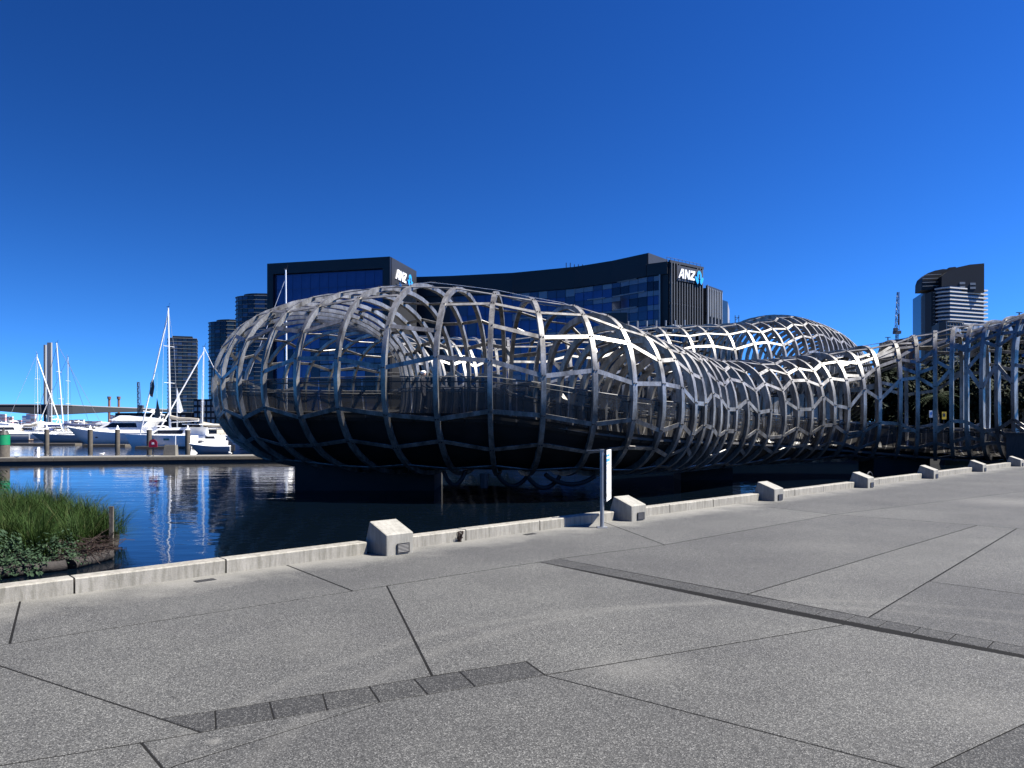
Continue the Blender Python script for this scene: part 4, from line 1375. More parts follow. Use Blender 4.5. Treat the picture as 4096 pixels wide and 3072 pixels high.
for a_ in ((20, 176, 12.0, PI + .3, 'white cruiser tucked behind the green pile in the middle row'),
           (178, 176, 12.0, PI - .15, 'white cruiser between the two leaning masts in the middle row'),
           (330, 192, 12.5, PI + .1, 'white cruiser behind the dark stay of the upright mast'),
           (395, 230, 13.0, PI - .1, 'small far white cruiser in the last row, right of the pylon'),
           (560, 190, 13.0, .2, 'white cruiser with bow to the right behind the motor yacht flybridge')):
    motor_yacht(*a_, fly=a_[0] in (178, 330))
for i_, (px_, d_, l_) in enumerate(((15, 235, 12), (95, 250, 11), (165, 262, 12), (285, 240, 11), (345, 275, 12), (440, 255, 11), (505, 245, 12), (600, 262, 12))):
    motor_yacht(px_, d_, l_, PI + rb0.uniform(-.3, .3), 'small far white cruiser in the hindmost row, %s from the left' % ('first', 'second', 'third', 'fourth', 'fifth', 'sixth', 'seventh', 'last')[i_], fly=i_ % 2 == 0)
for a_ in ((850, 132, 8.5, PI + .2, 'white half decked cruiser behind the furled boom'),
           (905, 108, 7.5, PI + .1, 'white open cruiser between the speedboat and the furled boom'),
           (790, 122, 8.0, PI - .2, 'white cruiser right of the catamaran behind the bird topped pile')):
    motor_yacht(*a_, fly=False)
# catamaran with tall mast and flag
q = water_pt(700, 108)
cat = thing('sailing_catamaran', 'white sailing catamaran with tall leaning mast and black flag on its forestay', 'catamaran', q, PI - .35)
for s_ in (-1, 1):
    rg = hull_loft(12.5, 1.9, 1.75, sheer=.12, rake=.10, stern=.8)
    rg = [[(x - 6.0, y + s_ * 2.7, z) for x, y, z in r_] for r_ in rg]
    m_ = MB(); m_.loft(rg, close=False); m_.smooth = True; ho = m_.build('hull', M['gel'], cat)
    m_ = MB(); m_.loft([[(r_[0][0], r_[0][1], r_[0][2] - .05), (r_[0][0], r_[-1][1], r_[0][2] - .05)] for r_ in rg], caps=False); m_.build('hull_deck', M['gel'], ho)
    for x in (-2.0, 0.8):
        m_ = MB(); m_.box((x, s_ * 2.7 + s_ * .94, 1.2), (1.0, .03, .26)); m_.build('porthole', M['smoked'], ho)
m_ = MB(); m_.box((-.8, 0, 1.35), (8.0, 4.4, .6)); m_.build('bridge_deck', M['gel'], cat)
cabin(cat, 'saloon', [(-4.0, 1.651), (3.2, 1.651), (1.2, 2.75), (-4.4, 2.9)], 4.6, 3.4, M['gel'], [[(-3.4, 1.95), (1.9, 1.95), (1.2, 2.45), (-3.4, 2.5)]])
m_ = MB(); m_.box((-4.6, 0, 3.3), (3.0, 3.8, .1)); m_.build('hard_top', M['gel'], cat)
mast_rig(cat, .9, 2.6, 17.6, 12, rake=-.02, boom=5.2, cover='canvas', fore=(6.6, 0, 1.6), aft=None, jib=True, r=.16)
m_ = MB()
for i in range(5):
    z = 8.9 - i * .42
    m_.add([(4.55 - .0 * i, 0, z), (5.25 + .1 * (i % 2), .12 * math.sin(i), z - .2)], [])
fl = [(4.05, 0, 10.1), (4.5, .1, 9.3), (4.75, -.1, 8.3), (4.55, .1, 7.5), (4.2, 0, 7.2), (4.1, -.1, 7.9), (3.8, 0, 8.8)]
m_ = MB(); m_.extrude(fl, (0, -.02, 0), (0, .02, 0)); m_.build('flag', M['darkhull'], cat)
# pale blue hull at the right, beside the tube
q = water_pt(1200, 90)
hb = thing('moored_launch', 'launch with pale blue hull side and twin dark waterline stripes beside the bridge', 'launch', q, PI + .02)
rg = hull_parts(hb, 8.1, 3.0, 2.3, M['hullblue'], M['gel'], sheer=.05, rake=.02, stern=.95)
for z in (.28, .52):
    m_ = MB(); m_.tube([(r_[0][0], -(abs(r_[0][1]) * .9 + .03), z) for r_ in rg[:13]], .05, 4); m_.tube([(r_[0][0], (abs(r_[0][1]) * .9 + .03), z) for r_ in rg[:13]], .05, 4); m_.build('waterline_stripe', M['darkhull'], hb)
cabin(hb, 'cabin', [(1.0, 2.25), (5.6, 2.25), (4.8, 3.5), (1.2, 3.6)], 2.2, 1.8, M['gel'], [[(1.6, 2.7), (4.9, 2.7), (4.5, 3.3), (1.6, 3.3)]])
# white triangular sail bag and small flag pole seen by the catamaran mast
p = water_pt(708, 130)
sb = thing('hoisted_flag', 'white pointed flag on a pole behind the catamaran mast', 'flag', p)
m_ = MB(); m_.tube([(0, 0, 0), (0, 0, 9.6)], .05, 6); m_.build('pole', M['alu'], sb)
m_ = MB(); m_.extrude([(0.06, 0, 9.3), (1.0, .15, 5.6), (.5, 0, 5.3), (.06, 0, 5.4)], (0, -.02, 0), (0, .02, 0)); m_.build('cloth', M['whitepaint'], sb)
p = water_pt(628, 106)
bf = thing('hanging_flag', 'small black flag hanging from a thin halyard between forestay and far towers', 'flag', p)
m_ = MB(); m_.tube([(0, 0, 0), (.0, 0, 10.6)], .012, 5); m_.build('halyard', M['wire'], bf)
m_ = MB(); m_.extrude([(.0, 0, 7.0), (.32, 0, 5.6), (.5, 0, 4.6), (.1, 0, 4.2), (-.4, 0, 4.6), (-.12, 0, 5.6)], (0, -.03, 0), (0, .03, 0)); m_.build('cloth', M['darkhull'], bf)

# ------------------------------------------------------------------ buildings across the water
def unit_box(name, mat):
    return MB().box((0, 0, 0), (1, 1, 1)).mesh(name, mat)
PANE = {k: unit_box('pane', M[k]) for k in ('gl_navy', 'gl_blue', 'gl_pale', 'gl_dark', 'gl_teal', 'slabgrey')}
rb = random.Random(5)
def facade(root, a, b, z0, z1, nf, nc, pick, gx=.12, gz=.12, off=.06, split=None):
    """panes between plan points a and b; pick(floor, column) gives a material key or None; split = pale band height share"""
    a, b = Vector(a), Vector(b)
    d = (b - a); L = d.length; d.normalize()
    n = Vector((d.y, -d.x, 0)); rz = math.atan2(d.y, d.x)
    fh, cw = (z1 - z0) / nf, L / nc
    o = root.location
    for i in range(nf):
        for j in range(nc):
            k = pick(i, j)
            if k is None: continue
            c = a + d * (cw * (j + .5)) + n * off
            parts = [(k, z0 + fh * i, fh)]
            if split:
                parts = [(k, z0 + fh * i, fh * (1 - split)), (split_key(i, j), z0 + fh * (i + 1 - split), fh * split)]
            for key, zz, hh in parts:
                place('pane', PANE[key], (c.x - o.x, c.y - o.y, zz + hh / 2 - o.z), root, rz, (cw - gx, .10, hh - gz))
def split_key(i, j): return rb.choice(('gl_pale', 'gl_pale', 'gl_blue'))
def v3(x, y): return Vector((x, y, 0))
def letters(root, origin, d, up, h, depth_n, mat):
    """heavy slanted capitals A N Z"""
    s_ = .22
    glyph = [
        [[(0, 0), (.20, 0), (.52, .78), (.52, 1), (.36, 1)], [(.36, 1), (.52, 1), (.78, 1), (.86, 0), (.62, 0), (.60, .72), (.52, .78)], [(.30, .22), (.62, .22), (.61, .40), (.38, .40)]],
        [[(1.0, 0), (1.22, 0), (1.22, 1), (1.0, 1)], [(1.22, 1), (1.22, .62), (1.60, 0), (1.60, .38)], [(1.60, 0), (1.82, 0), (1.82, 1), (1.60, 1)]],
        [[(1.95, 1), (1.95, .78), (2.68, .78), (2.68, 1)], [(2.40, .78), (2.68, .78), (2.24, .22), (1.95, .22)], [(1.95, 0), (2.68, 0), (2.68, .22), (1.95, .22)]],
    ]
    out = []
    for g in glyph:
        m_ = MB()
        for k, poly in enumerate(g):
            pts = [origin + d * ((x + s_ * y * .6) * h) + up * (y * h) for x, y in poly]
            e = .05 + .004 * k
            m_.extrude(pts, depth_n * .02, depth_n * (.16 + e))
        m_.build('letter', mat, root, world=True)
def emblem(root, origin, d, up, h, depth_n):
    """three petals that meet like a figure with raised arms"""
    def P(x, y): return origin + d * (x * h) + up * (y * h)
    shapes = [[(.5 + .25 * math.cos(q) * (1 - .25 * math.sin(q)), .70 + .30 * math.sin(q)) for q in [2 * math.pi * j / 14 for j in range(14)]],
              [(.0, .48), (.12, .55), (.30, .46), (.42, .30), (.40, .12), (.28, .0), (.10, .22)],
              [(1.0, .48), (.90, .22), (.72, .0), (.60, .12), (.58, .30), (.70, .46), (.88, .55)]]
    m_ = MB()
    for k, poly in enumerate(shapes): m_.extrude([P(x, y) for x, y in poly], depth_n * .02, depth_n * (.2 + .004 * k))
    m_.build('emblem', M['logo'], root, world=True)
    m_ = MB(); m_.extrude([P(.5 + .09 * math.cos(q), .66 + .10 * math.sin(q)) for q in [2 * math.pi * j / 10 for j in range(10)]], depth_n * .2, depth_n * .23)
    m_.extrude([P(.44, .58), P(.56, .58), P(.60, .40), P(.40, .40)], depth_n * .2, depth_n * .236)
    m_.build('emblem_figure', M['ink'], root, world=True)

# --- left black office block
P1, P2, P3 = v3(-51.7, 160.7), v3(-25, 154), v3(-21.7, 167.8); P4 = P1 + P3 - P2
ob = thing('office_block', 'black framed office block with dark blue glass front and letters ANZ on its side', 'office building', (-38, 160, .3))
m_ = MB(); m_.prism([p[:2] for p in (P1, P2, P3, P4)], .3, 35.2); m_.build('core', M['blackclad'], ob, world=True)
fd = (P2 - P1).normalized(); fn = v3(fd.y, -fd.x)
def fbox(m, a, b, z0, z1, t0=.003, t1=.5):
    d = (b - a).normalized(); n = v3(d.y, -d.x)
    q = [a + n * t0, b + n * t0, b + n * t1, a + n * t1]
    m.prism([p[:2] for p in reversed(q)] if False else [tuple(p[:2]) for p in (a + n * t1, b + n * t1, b + n * t0, a + n * t0)], z0, z1)
m_ = MB()
fbox(m_, P1 - fd * .3, P2 + fd * .3, 33.7, 36.0, .003, .9); fbox(m_, P1 - fd * .3, P1 + fd * 1.1, .3, 33.7, .003, .9); fbox(m_, P2 - fd * 1.3, P2 + fd * .3, .3, 33.7, .003, .9)
m_.build('frame', M['blackclad'], ob, world=True)
m_ = MB(); m_.prism([tuple(p[:2]) for p in (P1, P2, P3, P4)], 35.201, 35.9); m_.build('roof', M['blackclad'], ob, world=True)
A, B = P1 + fd * 1.15, P2 - fd * 1.35
facade(ob, A, B, 21.0, 33.6, 4, 12, lambda i, j: 'gl_navy', .05, .05)
facade(ob, A, A.lerp(B, .42), 1.0, 21.0, 6, 5, lambda i, j: rb.choice(('gl_navy', 'gl_navy', 'gl_dark')), .08, .08)
facade(ob, A.lerp(B, .42), B, 1.0, 21.0, 6, 7, lambda i, j: rb.choice(('gl_blue', 'gl_navy', 'gl_dark')), .1, .25, split=.42)
sd = (P3 - P2).normalized(); sn = v3(sd.y, -sd.x)
m_ = MB(); fbox(m_, P2 + sd * .01, P3, .3, 36.0, .003, .35); m_.build('side_cladding', M['greyclad'], ob, world=True)
m_ = MB(); fbox(m_, P2 + sd * 2.0, P3 - sd * .4, 27.0, 31.0, .352, .42); m_.build('slot_window', M['gl_dark'], ob, world=True)
UPV = Vector((0, 0, 1))
letters(ob, P2 + sd * 1.8 + UPV * 32.0 + sn * .35, sd, UPV, 2.1, sn, M['logow'])
emblem(ob, P2 + sd * 8.6 + UPV * 31.5 + sn * .35, sd, UPV, 2.9, sn)

# --- long wing with curved roof line
WP = [v3(-28.5, 175), v3(-14.3, 173), v3(.1, 169.5), v3(13.7, 163), v3(21, 157), v3(27.1, 150), v3(30.7, 147.5)]
R1 = v3(39.0, 154.3)
wg = thing('office_wing', 'long black office wing with curved dark screen, blue glass bands and big ANZ letters', 'office building', (10, 160, .3))
back = [p + v3(8, 22) for p in reversed(WP)]
m_ = MB(); m_.prism([tuple(p[:2]) for p in WP + [R1, R1 + v3(-4, 20)] + back[1:]], .3, 33.7); m_.build('core', M['blackclad'], wg, world=True)
sc_ = WP[:6]
bk = [p + v3(1.8, 6) for p in reversed(sc_)]
bk[0] = WP[5] + v3(5.3, 6.5)
m_ = MB(); m_.prism([tuple(p[:2]) for p in sc_ + bk], 33.703, 36.0); m_.build('roof_screen', M['blackclad'], wg, world=True)
A = WP[5] + v3(.02, 0); d_ = (bk[0] - WP[5]).normalized()
m_ = MB(); fbox(m_, A + d_ * .1, bk[0], 33.1, 36.05, .003, .12); m_.build('screen_end', M['greyclad'], wg, world=True)
m_ = MB()
for i in range(6): fbox(m_, WP[i], WP[i + 1], 31.3, 33.7, .003, .45)
m_.build('fascia', M['blackclad'], wg, world=True)
tot = 0
for i in range(1, 6):
    a, b = WP[i], WP[i + 1]
    if i == 5: b = a.lerp(b, .62)
    nc = max(2, round((b - a).length / 2.1))
    facade(wg, a, b, 8.3, 31.2, 8 if i > 2 else 5, nc, (lambda i_, j_: ('gl_dark' if (j_ + 2 * i_) % 7 < 2 and i > 3 else rb.choice(('gl_navy', 'gl_navy', 'gl_navy', 'gl_blue')))) , .1, .06, split=.36 if i > 1 else None)
for i in range(2, 5):
    for f_ in range(2, 8):
        if rb.random() < .5: continue
        a, b = WP[i], WP[i + 1]; t = rb.uniform(0, .4)
        z = 8.3 + 22.9 * (f_ + .98) / 8
        m_ = MB(); fbox(m_, a.lerp(b, t), a.lerp(b, rb.uniform(.6, 1)), z, z + .22, .12, .35)
        m_.build('sunshade', M['paleclad'], wg, world=True)
c0_ = WP[5].lerp(WP[6], .64)
m_ = MB(); m_.tube([c0_ + v3(-.3, -.5) + UPV * 9, c0_ + v3(-.3, -.5) + UPV * 31.3], .16, 6); m_.build('downpipe', M['paleclad'], wg, world=True)
m_ = MB()
for k_ in range(5):
    q = v3(12 + k_ * .9, 166); m_.box((q.x, q.y, 36.5), (.16, .16, 2.0 if k_ < 2 else 1.3))
m_.build('roof_aerials', M['darkmetal'], wg, world=True)
# finned right hand face
rd = (R1 - WP[6]).normalized(); rn = v3(rd.y, -rd.x); RL = (R1 - WP[6]).length
def rp(u, n, z): return WP[6] + rd * (u * RL) + rn * n + UPV * z
for i in range(13):
    u = (i + .5) / 13
    zt = 33.6 if not (.28 < u < .8) else 30.0
    m_ = MB(); m_.bar(rp(u, .35, 15.5), rp(u, .35, zt), .2, .5, rn); m_.build('facade_fin', M['fin'], wg, world=True)
m_ = MB()
for z in (29.6, 25.6, 21.6, 17.6): m_.bar(rp(0, .3, z), rp(1, .3, z), .14, .3, UPV)
m_.bar(rp(0, .3, 33.75), rp(1, .3, 33.75), .5, .5, UPV)
m_.build('facade_rail', M['greyclad'], wg, world=True)
for u0_, u1_, z0_, z1_ in ((.02, .30, 19.0, 21.2), (.56, .98, 18.2, 20.8)):
    n_ = 4 if u1_ < .5 else 6
    for k_ in range(n_):
        u = u0_ + (u1_ - u0_) * (k_ + .5) / n_
        m_ = MB(); m_.bar(rp(u, .75, z0_), rp(u, .75, z1_), .28, .12, rn); m_.bar(rp(u - .02, .75, z1_), rp(u + .03, .75, z1_ - .001), .12, .3, UPV); m_.build('louvre', M['paleclad'], wg, world=True)
m_ = MB(); m_.extrude([rp(.17, .62, 30.2), rp(.94, .62, 30.2), rp(.94, .62, 33.2), rp(.17, .62, 33.2)], rn * 0, rn * .1); m_.build('sign_board', M['ink'], wg, world=True)
letters(wg, rp(.19, .75, 30.7), rd, UPV, 1.9, rn, M['logow'])
emblem(wg, rp(.68, .8, 30.1), rd, UPV, 2.8, rn)
m_ = MB()
for k_ in range(10):
    u = k_ / 9; m_.tube([rp(u, -.3, 33.7), rp(u, -.3, 34.7)], .04, 4)
m_.tube([rp(0, -.3, 34.7), rp(1, -.3, 34.7)], .04, 4); m_.build('roof_railing', M['darkmetal'], wg, world=True)
# low front sign on the wing fascia, behind the hoops
sb_o = v3(-30.2, 158.5)
ls = thing('letter_sign', 'white ANZ letters with round blue emblem on a low black canopy behind the hoops', 'sign', (sb_o.x, sb_o.y, 27.5))
fdv = v3(1, -.06).normalized(); fnv = v3(-.06, -1).normalized()
m_ = MB(); m_.extrude([sb_o + fdv * -3 + UPV * 26, sb_o + fdv * 6.6 + UPV * 26, sb_o + fdv * 6.6 + UPV * 31.9, sb_o + fdv * -3 + UPV * 31.6], fnv * -2, fnv * 0); m_.build('canopy', M['blackclad'], ls, world=True)
letters(ls, sb_o + UPV * 29.4, fdv, UPV, 1.75, fnv, M['logow'])
m_ = MB(); m_.extrude([sb_o + fdv * (6.0 + .95 * math.cos(q)) + UPV * (30.9 + .95 * math.sin(q)) for q in [2 * math.pi * j / 16 for j in range(16)]], fnv * .05, fnv * .2); m_.build('emblem', M['logo'], ls, world=True)

# --- stepped blocks to the right of the wing
ex = thing('finned_annex', 'smaller finned black block stepping down beside the big letter facade', 'office building', (43, 160, .3))
E1, E2 = v3(40.6, 157.5), v3(45.6, 164)
ed = (E2 - E1).normalized(); en = v3(ed.y, -ed.x)
m_ = MB(); m_.prism([tuple(p[:2]) for p in (E1, E2, E2 - en * 14, E1 - en * 14)], .3, 30.4); m_.build('core', M['blackclad'], ex, world=True)
for i in range(9):
    p = E1.lerp(E2, (i + .5) / 9) + en * .3
    m_ = MB(); m_.bar(p + UPV * (24.5 if i % 2 else 22.5), p + UPV * 30.5, .22, .5, en); m_.build('facade_fin', M['paleclad'], ex, world=True)
m_ = MB(); m_.bar(E1 + en * .3 + UPV * 30.6, E2 + en * .3 + UPV * 30.6, .4, .6, UPV); m_.bar(E1 + en * .3 + UPV * 25, E2 + en * .3 + UPV * 25, .15, .4, UPV); m_.build('facade_rail', M['greyclad'], ex, world=True)
m_ = MB(); m_.tube([E1 + en * .5 + UPV * 12, E1 + en * .5 + UPV * 31], .14, 6); m_.build('downpipe', M['paleclad'], ex, world=True)
gx_ = thing('glass_annex', 'narrow dark glass block with sunlit pale end wall at the right end of the offices', 'office building', (50, 172, .3))
m_ = MB(); m_.prism([(46.2, 166), (48.6, 169), (46.5, 182), (44, 178)], .3, 29.4); m_.build('core', M['gl_teal'], gx_, world=True)
m_ = MB(); m_.prism([(48.62, 169), (52.2, 180), (51, 181), (47.5, 171)], .3, 29.2); m_.build('end_wall', M['paleclad'], gx_, world=True)
m_ = MB(); m_.prism([(52.6, 181), (54.6, 188), (50, 189), (50, 182)], .3, 27.0); m_.build('rear_wall', M['paleclad'], gx_, world=True)
lm = thing('lattice_mast', 'dark lattice mast standing at the right end of the office roofs', 'mast', (55.8, 186, .3))
m_ = MB()
for sx in (-.45, .45):
    m_.tube([(sx, 0, 0), (sx, 0, 28.5)], .09, 4)
for k_ in range(22): m_.bar((-.45, 0, k_ * 1.3), (.45, 0, k_ * 1.3 + .65), .1, .1, (0, 1, 0)); m_.bar((-.6, 0, k_ * 1.3 + .65), (.6, 0, k_ * 1.3 + .65), .1, .1, (0, 1, 0))
m_.build('lattice', M['darkmetal'], lm)

# --- podium
pdm = thing('office_podium', 'low dark podium with white terrace posts and slanted concrete coffers below the offices', 'office building', (35, 140, .3))
V1, V2, V3_ = v3(17.2, 141), v3(32.2, 138.5), v3(50, 164)
m_ = MB(); m_.prism([tuple(p[:2]) for p in (V1, V2, V3_, V3_ + v3(-14, 6), V1 + v3(2, 14))], .3, 19.0); m_.build('core', M['blackclad'], pdm, world=True)
m_ = MB(); m_.prism([(16.4, 139.6), (21.3, 138.6), (22.0, 143), (17.0, 144)], .3, 22.4); m_.build('plant_box', M['greyclad'], pdm, world=True)
facade(pdm, V1.lerp(V2, .3), V2, 3.0, 18.4, 4, 9, lambda i, j: rb.choice(('gl_navy', 'gl_dark', 'gl_blue')), .3, .5)
for k_ in range(7):
    p = V1.lerp(V2, .30 + .68 * k_ / 6)
    m_ = MB(); m_.tube([p + UPV * 17.5, p + UPV * 21.0], .17, 6); m_.build('terrace_post', M['paleclad'], pdm, world=True)
cd_ = (V3_ - V2).normalized(); cn = v3(cd_.y, -cd_.x)
m_ = MB(); m_.bar(V2 + cn * .3 + UPV * 19.2, V3_ + cn * .3 + UPV * 19.2, .9, .8, UPV); m_.bar(V2 + cn * .2 + UPV * 14.4, V3_ + cn * .2 + UPV * 14.4, .5, .5, UPV); m_.build('coping', M['greyclad'], pdm, world=True)
for k_ in range(8):
    p = V2.lerp(V3_, (k_ + .5) / 8); w = (V3_ - V2).length / 8
    m_ = MB()
    a, b = p - cd_ * w * .30, p + cd_ * w * .34
    m_.extrude([a + UPV * 18.7, b + UPV * 18.7, b - cd_ * w * .2 + UPV * 15.2, a + cd_ * w * .1 + UPV * 15.2], cn * .05, cn * .55)
    m_.build('coffer', M['greyclad'], pdm, world=True)

# --- apartment towers at the left
def tower(name, label, poly, z1, nf, cat='apartment tower', slabmat='slabgrey', pane=('gl_teal', 'gl_dark', 'gl_blue'), faces=(0,), ncs=(8,), pmax=285, ov=.6, top=None):
    cx = sum(p[0] for p in poly) / len(poly); cy = sum(p[1] for p in poly) / len(poly)
    r_ = thing(name, label, cat, (cx, cy, .3))
    m_ = MB(); m_.prism(poly, .3, z1); m_.build('core', M['towerwall'], r_, world=True)
    fh = (z1 - .3) / nf
    op = [(cx + (p[0] - cx) * (1 + ov / math.hypot(p[0] - cx, p[1] - cy)), cy + (p[1] - cy) * (1 + ov / math.hypot(p[0] - cx, p[1] - cy))) for p in poly]
    sm_ = MB(); sm_.prism([(p[0] - cx, p[1] - cy) for p in op], -.14, .14)
    sme = sm_.mesh('floor_slab', M[slabmat])
    for i in range(1, nf + 1):
        place('floor_slab', sme, (0, 0, fh * i), r_)
    used = 0
    nfl = [f for f in range(nf)]
    for f, nc in zip(faces, ncs):
        a, b = v3(*poly[f]), v3(*poly[(f + 1) % len(poly)])
        lo = max(0, nf - int((pmax / max(1, sum(ncs)))))
        z0 = .3 + fh * lo
        facade(r_, a, b, z0, z1, nf - lo, nc, lambda i, j: rb.choice(pane), .5, .9, .05)
    m_ = MB(); m_.prism([(cx + (p[0] - cx) * .7, cy + (p[1] - cy) * .7) for p in poly], z1 + .14, z1 + 2.2); m_.build('plant_room', M['towerwall'], r_, world=True)
    return r_
def arcpoly(cx, cy, rx, ry, a0, a1, n): return [(cx + rx * math.cos(R(a0 + (a1 - a0) * j / (n - 1))), cy + ry * math.sin(R(a0 + (a1 - a0) * j / (n - 1)))) for j in range(n)]
# slim tower: corner towards the camera
tower('apartment_tower', 'slim dark teal apartment tower standing free behind the catamaran mast', [(-307, 668), (-297, 648), (-275.5, 655), (-284, 678)], 77, 25, faces=(0, 1), ncs=(4, 6), pmax=250, ov=.5)
# two curved towers
pb = [(-246, 640)] + arcpoly(-226, 610, 20, 14, 190, 268, 6) + [(-205, 604), (-190, 606), (-190, 640)]
tower('apartment_tower', 'curved apartment tower with pale floor edges seen left of the bridge tube', pb, 84, 27, faces=(0, 1, 2, 3, 4, 5, 6, 7), ncs=(1, 1, 1, 1, 1, 1, 4, 3), pmax=290)
pc = [(-212, 590)] + arcpoly(-191, 572, 19, 14, 190, 268, 6) + [(-168, 560), (-150, 562), (-150, 600)]
tower('apartment_tower', 'tallest curved apartment tower, partly hidden behind the bridge tube and the black office block', pc, 98, 31, faces=(0, 1, 2, 3, 4, 5, 6, 7), ncs=(1, 1, 1, 1, 1, 1, 3, 2), pmax=280)
lw = thing('lowrise_block', 'low dark apartment block with grid of pale windows at the foot of the curved towers', 'apartment block', (-165, 400, .3))
m_ = MB(); m_.prism([(-172, 405), (-135, 395), (-135, 420), (-168, 425)], .3, 15.5); m_.build('core', M['towerwall'], lw, world=True)
facade(lw, v3(-172, 405), v3(-135, 395), 2, 15, 4, 14, lambda i, j: rb.choice(('gl_pale', 'gl_pale', 'slabgrey', 'gl_dark')), 1.0, 1.2)
lw2 = thing('lowrise_block', 'long low dark warehouse block left of the gridded block, behind the flags', 'warehouse', (-185, 390, .3))
m_ = MB(); m_.prism([(-218, 412), (-172.5, 404), (-168.5, 425), (-214, 432)], .3, 8.2); m_.build('core', M['towerwall'], lw2, world=True)
facade(lw2, v3(-218, 412), v3(-172.5, 404), 1.5, 7.5, 2, 14, lambda i, j: rb.choice(('gl_dark', 'gl_dark', 'slabgrey', None)), 1.2, 1.0)

# --- banded tower at the right, with its crown
TD = 520
def tp(px, d): return v3((px - 2048) / F * d, d)
bt = thing('banded_tower', 'tall apartment tower with white balcony bands and dark curved crown at the right', 'apartment tower', (303, 525, .3))
b1, b2, b3 = tp(3742, 515), tp(3800, 508), tp(3935, 520)
body = [tp(3690, 535), b1, b2, b3, b3 + v3(4, 30), tp(3690, 535) + v3(8, 28)]
m_ = MB(); m_.prism([tuple(p[:2]) for p in body], .3, 96); m_.build('core', M['gl_dark'], bt, world=True)
m_ = MB(); lf = [tp(3683, 542), tp(3686, 532), tp(3700, 522), tp(3725, 514), tp(3741, 513), tp(3742, 540)]
m_.prism([tuple(p[:2]) for p in lf], .3, 93); m_.build('glass_wing', M['towerwall'], bt, world=True)
cx_, cy_ = 303, 525
sl_poly = [tp(3738, 514), tp(3768, 509), tp(3800, 506.5), tp(3870, 512), tp(3952, 519), tp(3952, 519) + v3(3, 26), tp(3745, 540)]
sme = MB().prism([(p.x - cx_, p.y - cy_) for p in sl_poly], -.42, .42).mesh('balcony_band', M['slab'])
for i in range(28):
    place('balcony_band', sme, (0, 0, 94.6 - i * 2.66 - .3), bt)
m_ = MB()
for i in range(30): m_.bar(tp(3684, 533) + v3(-.5, -1.5) + UPV * (92 - i * 2.66), tp(3741, 512) + v3(-1, -1) + UPV * (92 - i * 2.66), .3, .15, UPV)
m_.build('wing_floor_line', M['slabgrey'], bt, world=True)
cr_ = [(3767, 1172), (3767, 1104), (3790, 1086), (3830, 1069), (3880, 1058), (3937, 1053), (3937, 1168)]
d0 = 512
m_ = MB(); m_.extrude([at(x, y, d0) for x, y in cr_], (0, 0, 0), (3, 16, 0)); m_.build('crown', M['towerwall'], bt, world=True)
m_ = MB(); m_.extrude([at(x, y, 518) for x, y in ((3686, 1160), (3687, 1128), (3694, 1108), (3712, 1092), (3740, 1082), (3772, 1076), (3830, 1078), (3830, 1160))], (0, 0, 0), (3, 14, 0)); m_.build('rear_crown', M['towerwall'], bt, world=True)
m_ = MB()
for y in (1100, 1115, 1130, 1145): m_.bar(at(3690 + (8 if y < 1110 else 0), y, 517.5), at(3766, y - 3, 517.5), .35, .4, UPV)
m_.build('crown_band', M['slabgrey'], bt, world=True)
for x, y in ((3838, 1128), (3838, 1144), (3880, 1131), (3880, 1147)):
    m_ = MB(); m_.extrude([at(x, y + 9, d0), at(x + 22, y + 9, d0), at(x + 22, y, d0), at(x, y, d0)], (0, .1, 0), (0, -.25, 0)); m_.build('crown_window', M['slabgrey'], bt, world=True)
m_ = MB(); m_.extrude([at(x, y, 525) for x, y in ((3796, 1085), (3796, 1070), (3820, 1067), (3826, 1069), (3826, 1085))], (0, 0, 0), (2, 8, 0)); m_.build('plant_room', M['towerwall'], bt, world=True)
gt = thing('gridded_block', 'dark apartment block with pale balcony grid in front of the banded tower', 'apartment block', (250, 420, .3))
g1, g2_, g3 = tp(3755, 428), tp(3783, 420), tp(3850, 424)
m_ = MB(); m_.prism([tuple(p[:2]) for p in (g1, g2_, g3, g3 + v3(3, 16), g1 + v3(6, 18))], .3, 60); m_.build('core', M['towerwall'], gt, world=True)
facade(gt, g2_, g3, 30, 59.5, 12, 5, lambda i, j: rb.choice(('gl_teal', 'gl_dark')), .6, .7, -.02)
m_ = MB()
for i in range(13): m_.bar(g2_ + v3(0, -.9) + UPV * (30 + 29.5 * i / 12), g3 + v3(0, -.9) + UPV * (30 + 29.5 * i / 12), 1.2, .28, UPV)
for j in range(6): m_.bar(g2_.lerp(g3, j / 5) + v3(0, -.9) + UPV * 30, g2_.lerp(g3, j / 5) + v3(0, -.9) + UPV * 59.5, .3, .5, v3(0, -1))
m_.build('balcony_grid', M['slabgrey'], gt, world=True)
mr = thing('brick_block', 'dark maroon brick block with flat roof below the slim construction crane', 'building', (200, 380, .3))
q1, q2 = tp(3562, 384), tp(3665, 380)
m_ = MB(); m_.prism([tuple(p[:2]) for p in (q1, q2, q2 + v3(3, 18), q1 + v3(3, 18))], .3, 44.5); m_.build('core', M['maroon'], mr, world=True)
facade(mr, q1, q2, 26, 43, 4, 5, lambda i, j: 'gl_dark', 1.4, 2.0)
m_ = MB(); m_.prism([tuple(p[:2]) for p in (q1 + v3(-.4, -.4), q2 + v3(.4, -.4), q2 + v3(3, 18), q1 + v3(3, 18))], 44.501, 45.2); m_.build('coping', M['blackclad'], mr, world=True)
rbk = thing('slab_block', 'dark banded apartment slab at the right edge of the photo behind the trees', 'apartment block', (185, 262, .3))
k1, k2 = tp(3972, 262), tp(4330, 250)
m_ = MB(); m_.prism([tuple(p[:2]) for p in (k1, k2, k2 + v3(2, 16), k1 + v3(2, 16))], .3, 37); m_.build('core', M['towerwall'], rbk, world=True)
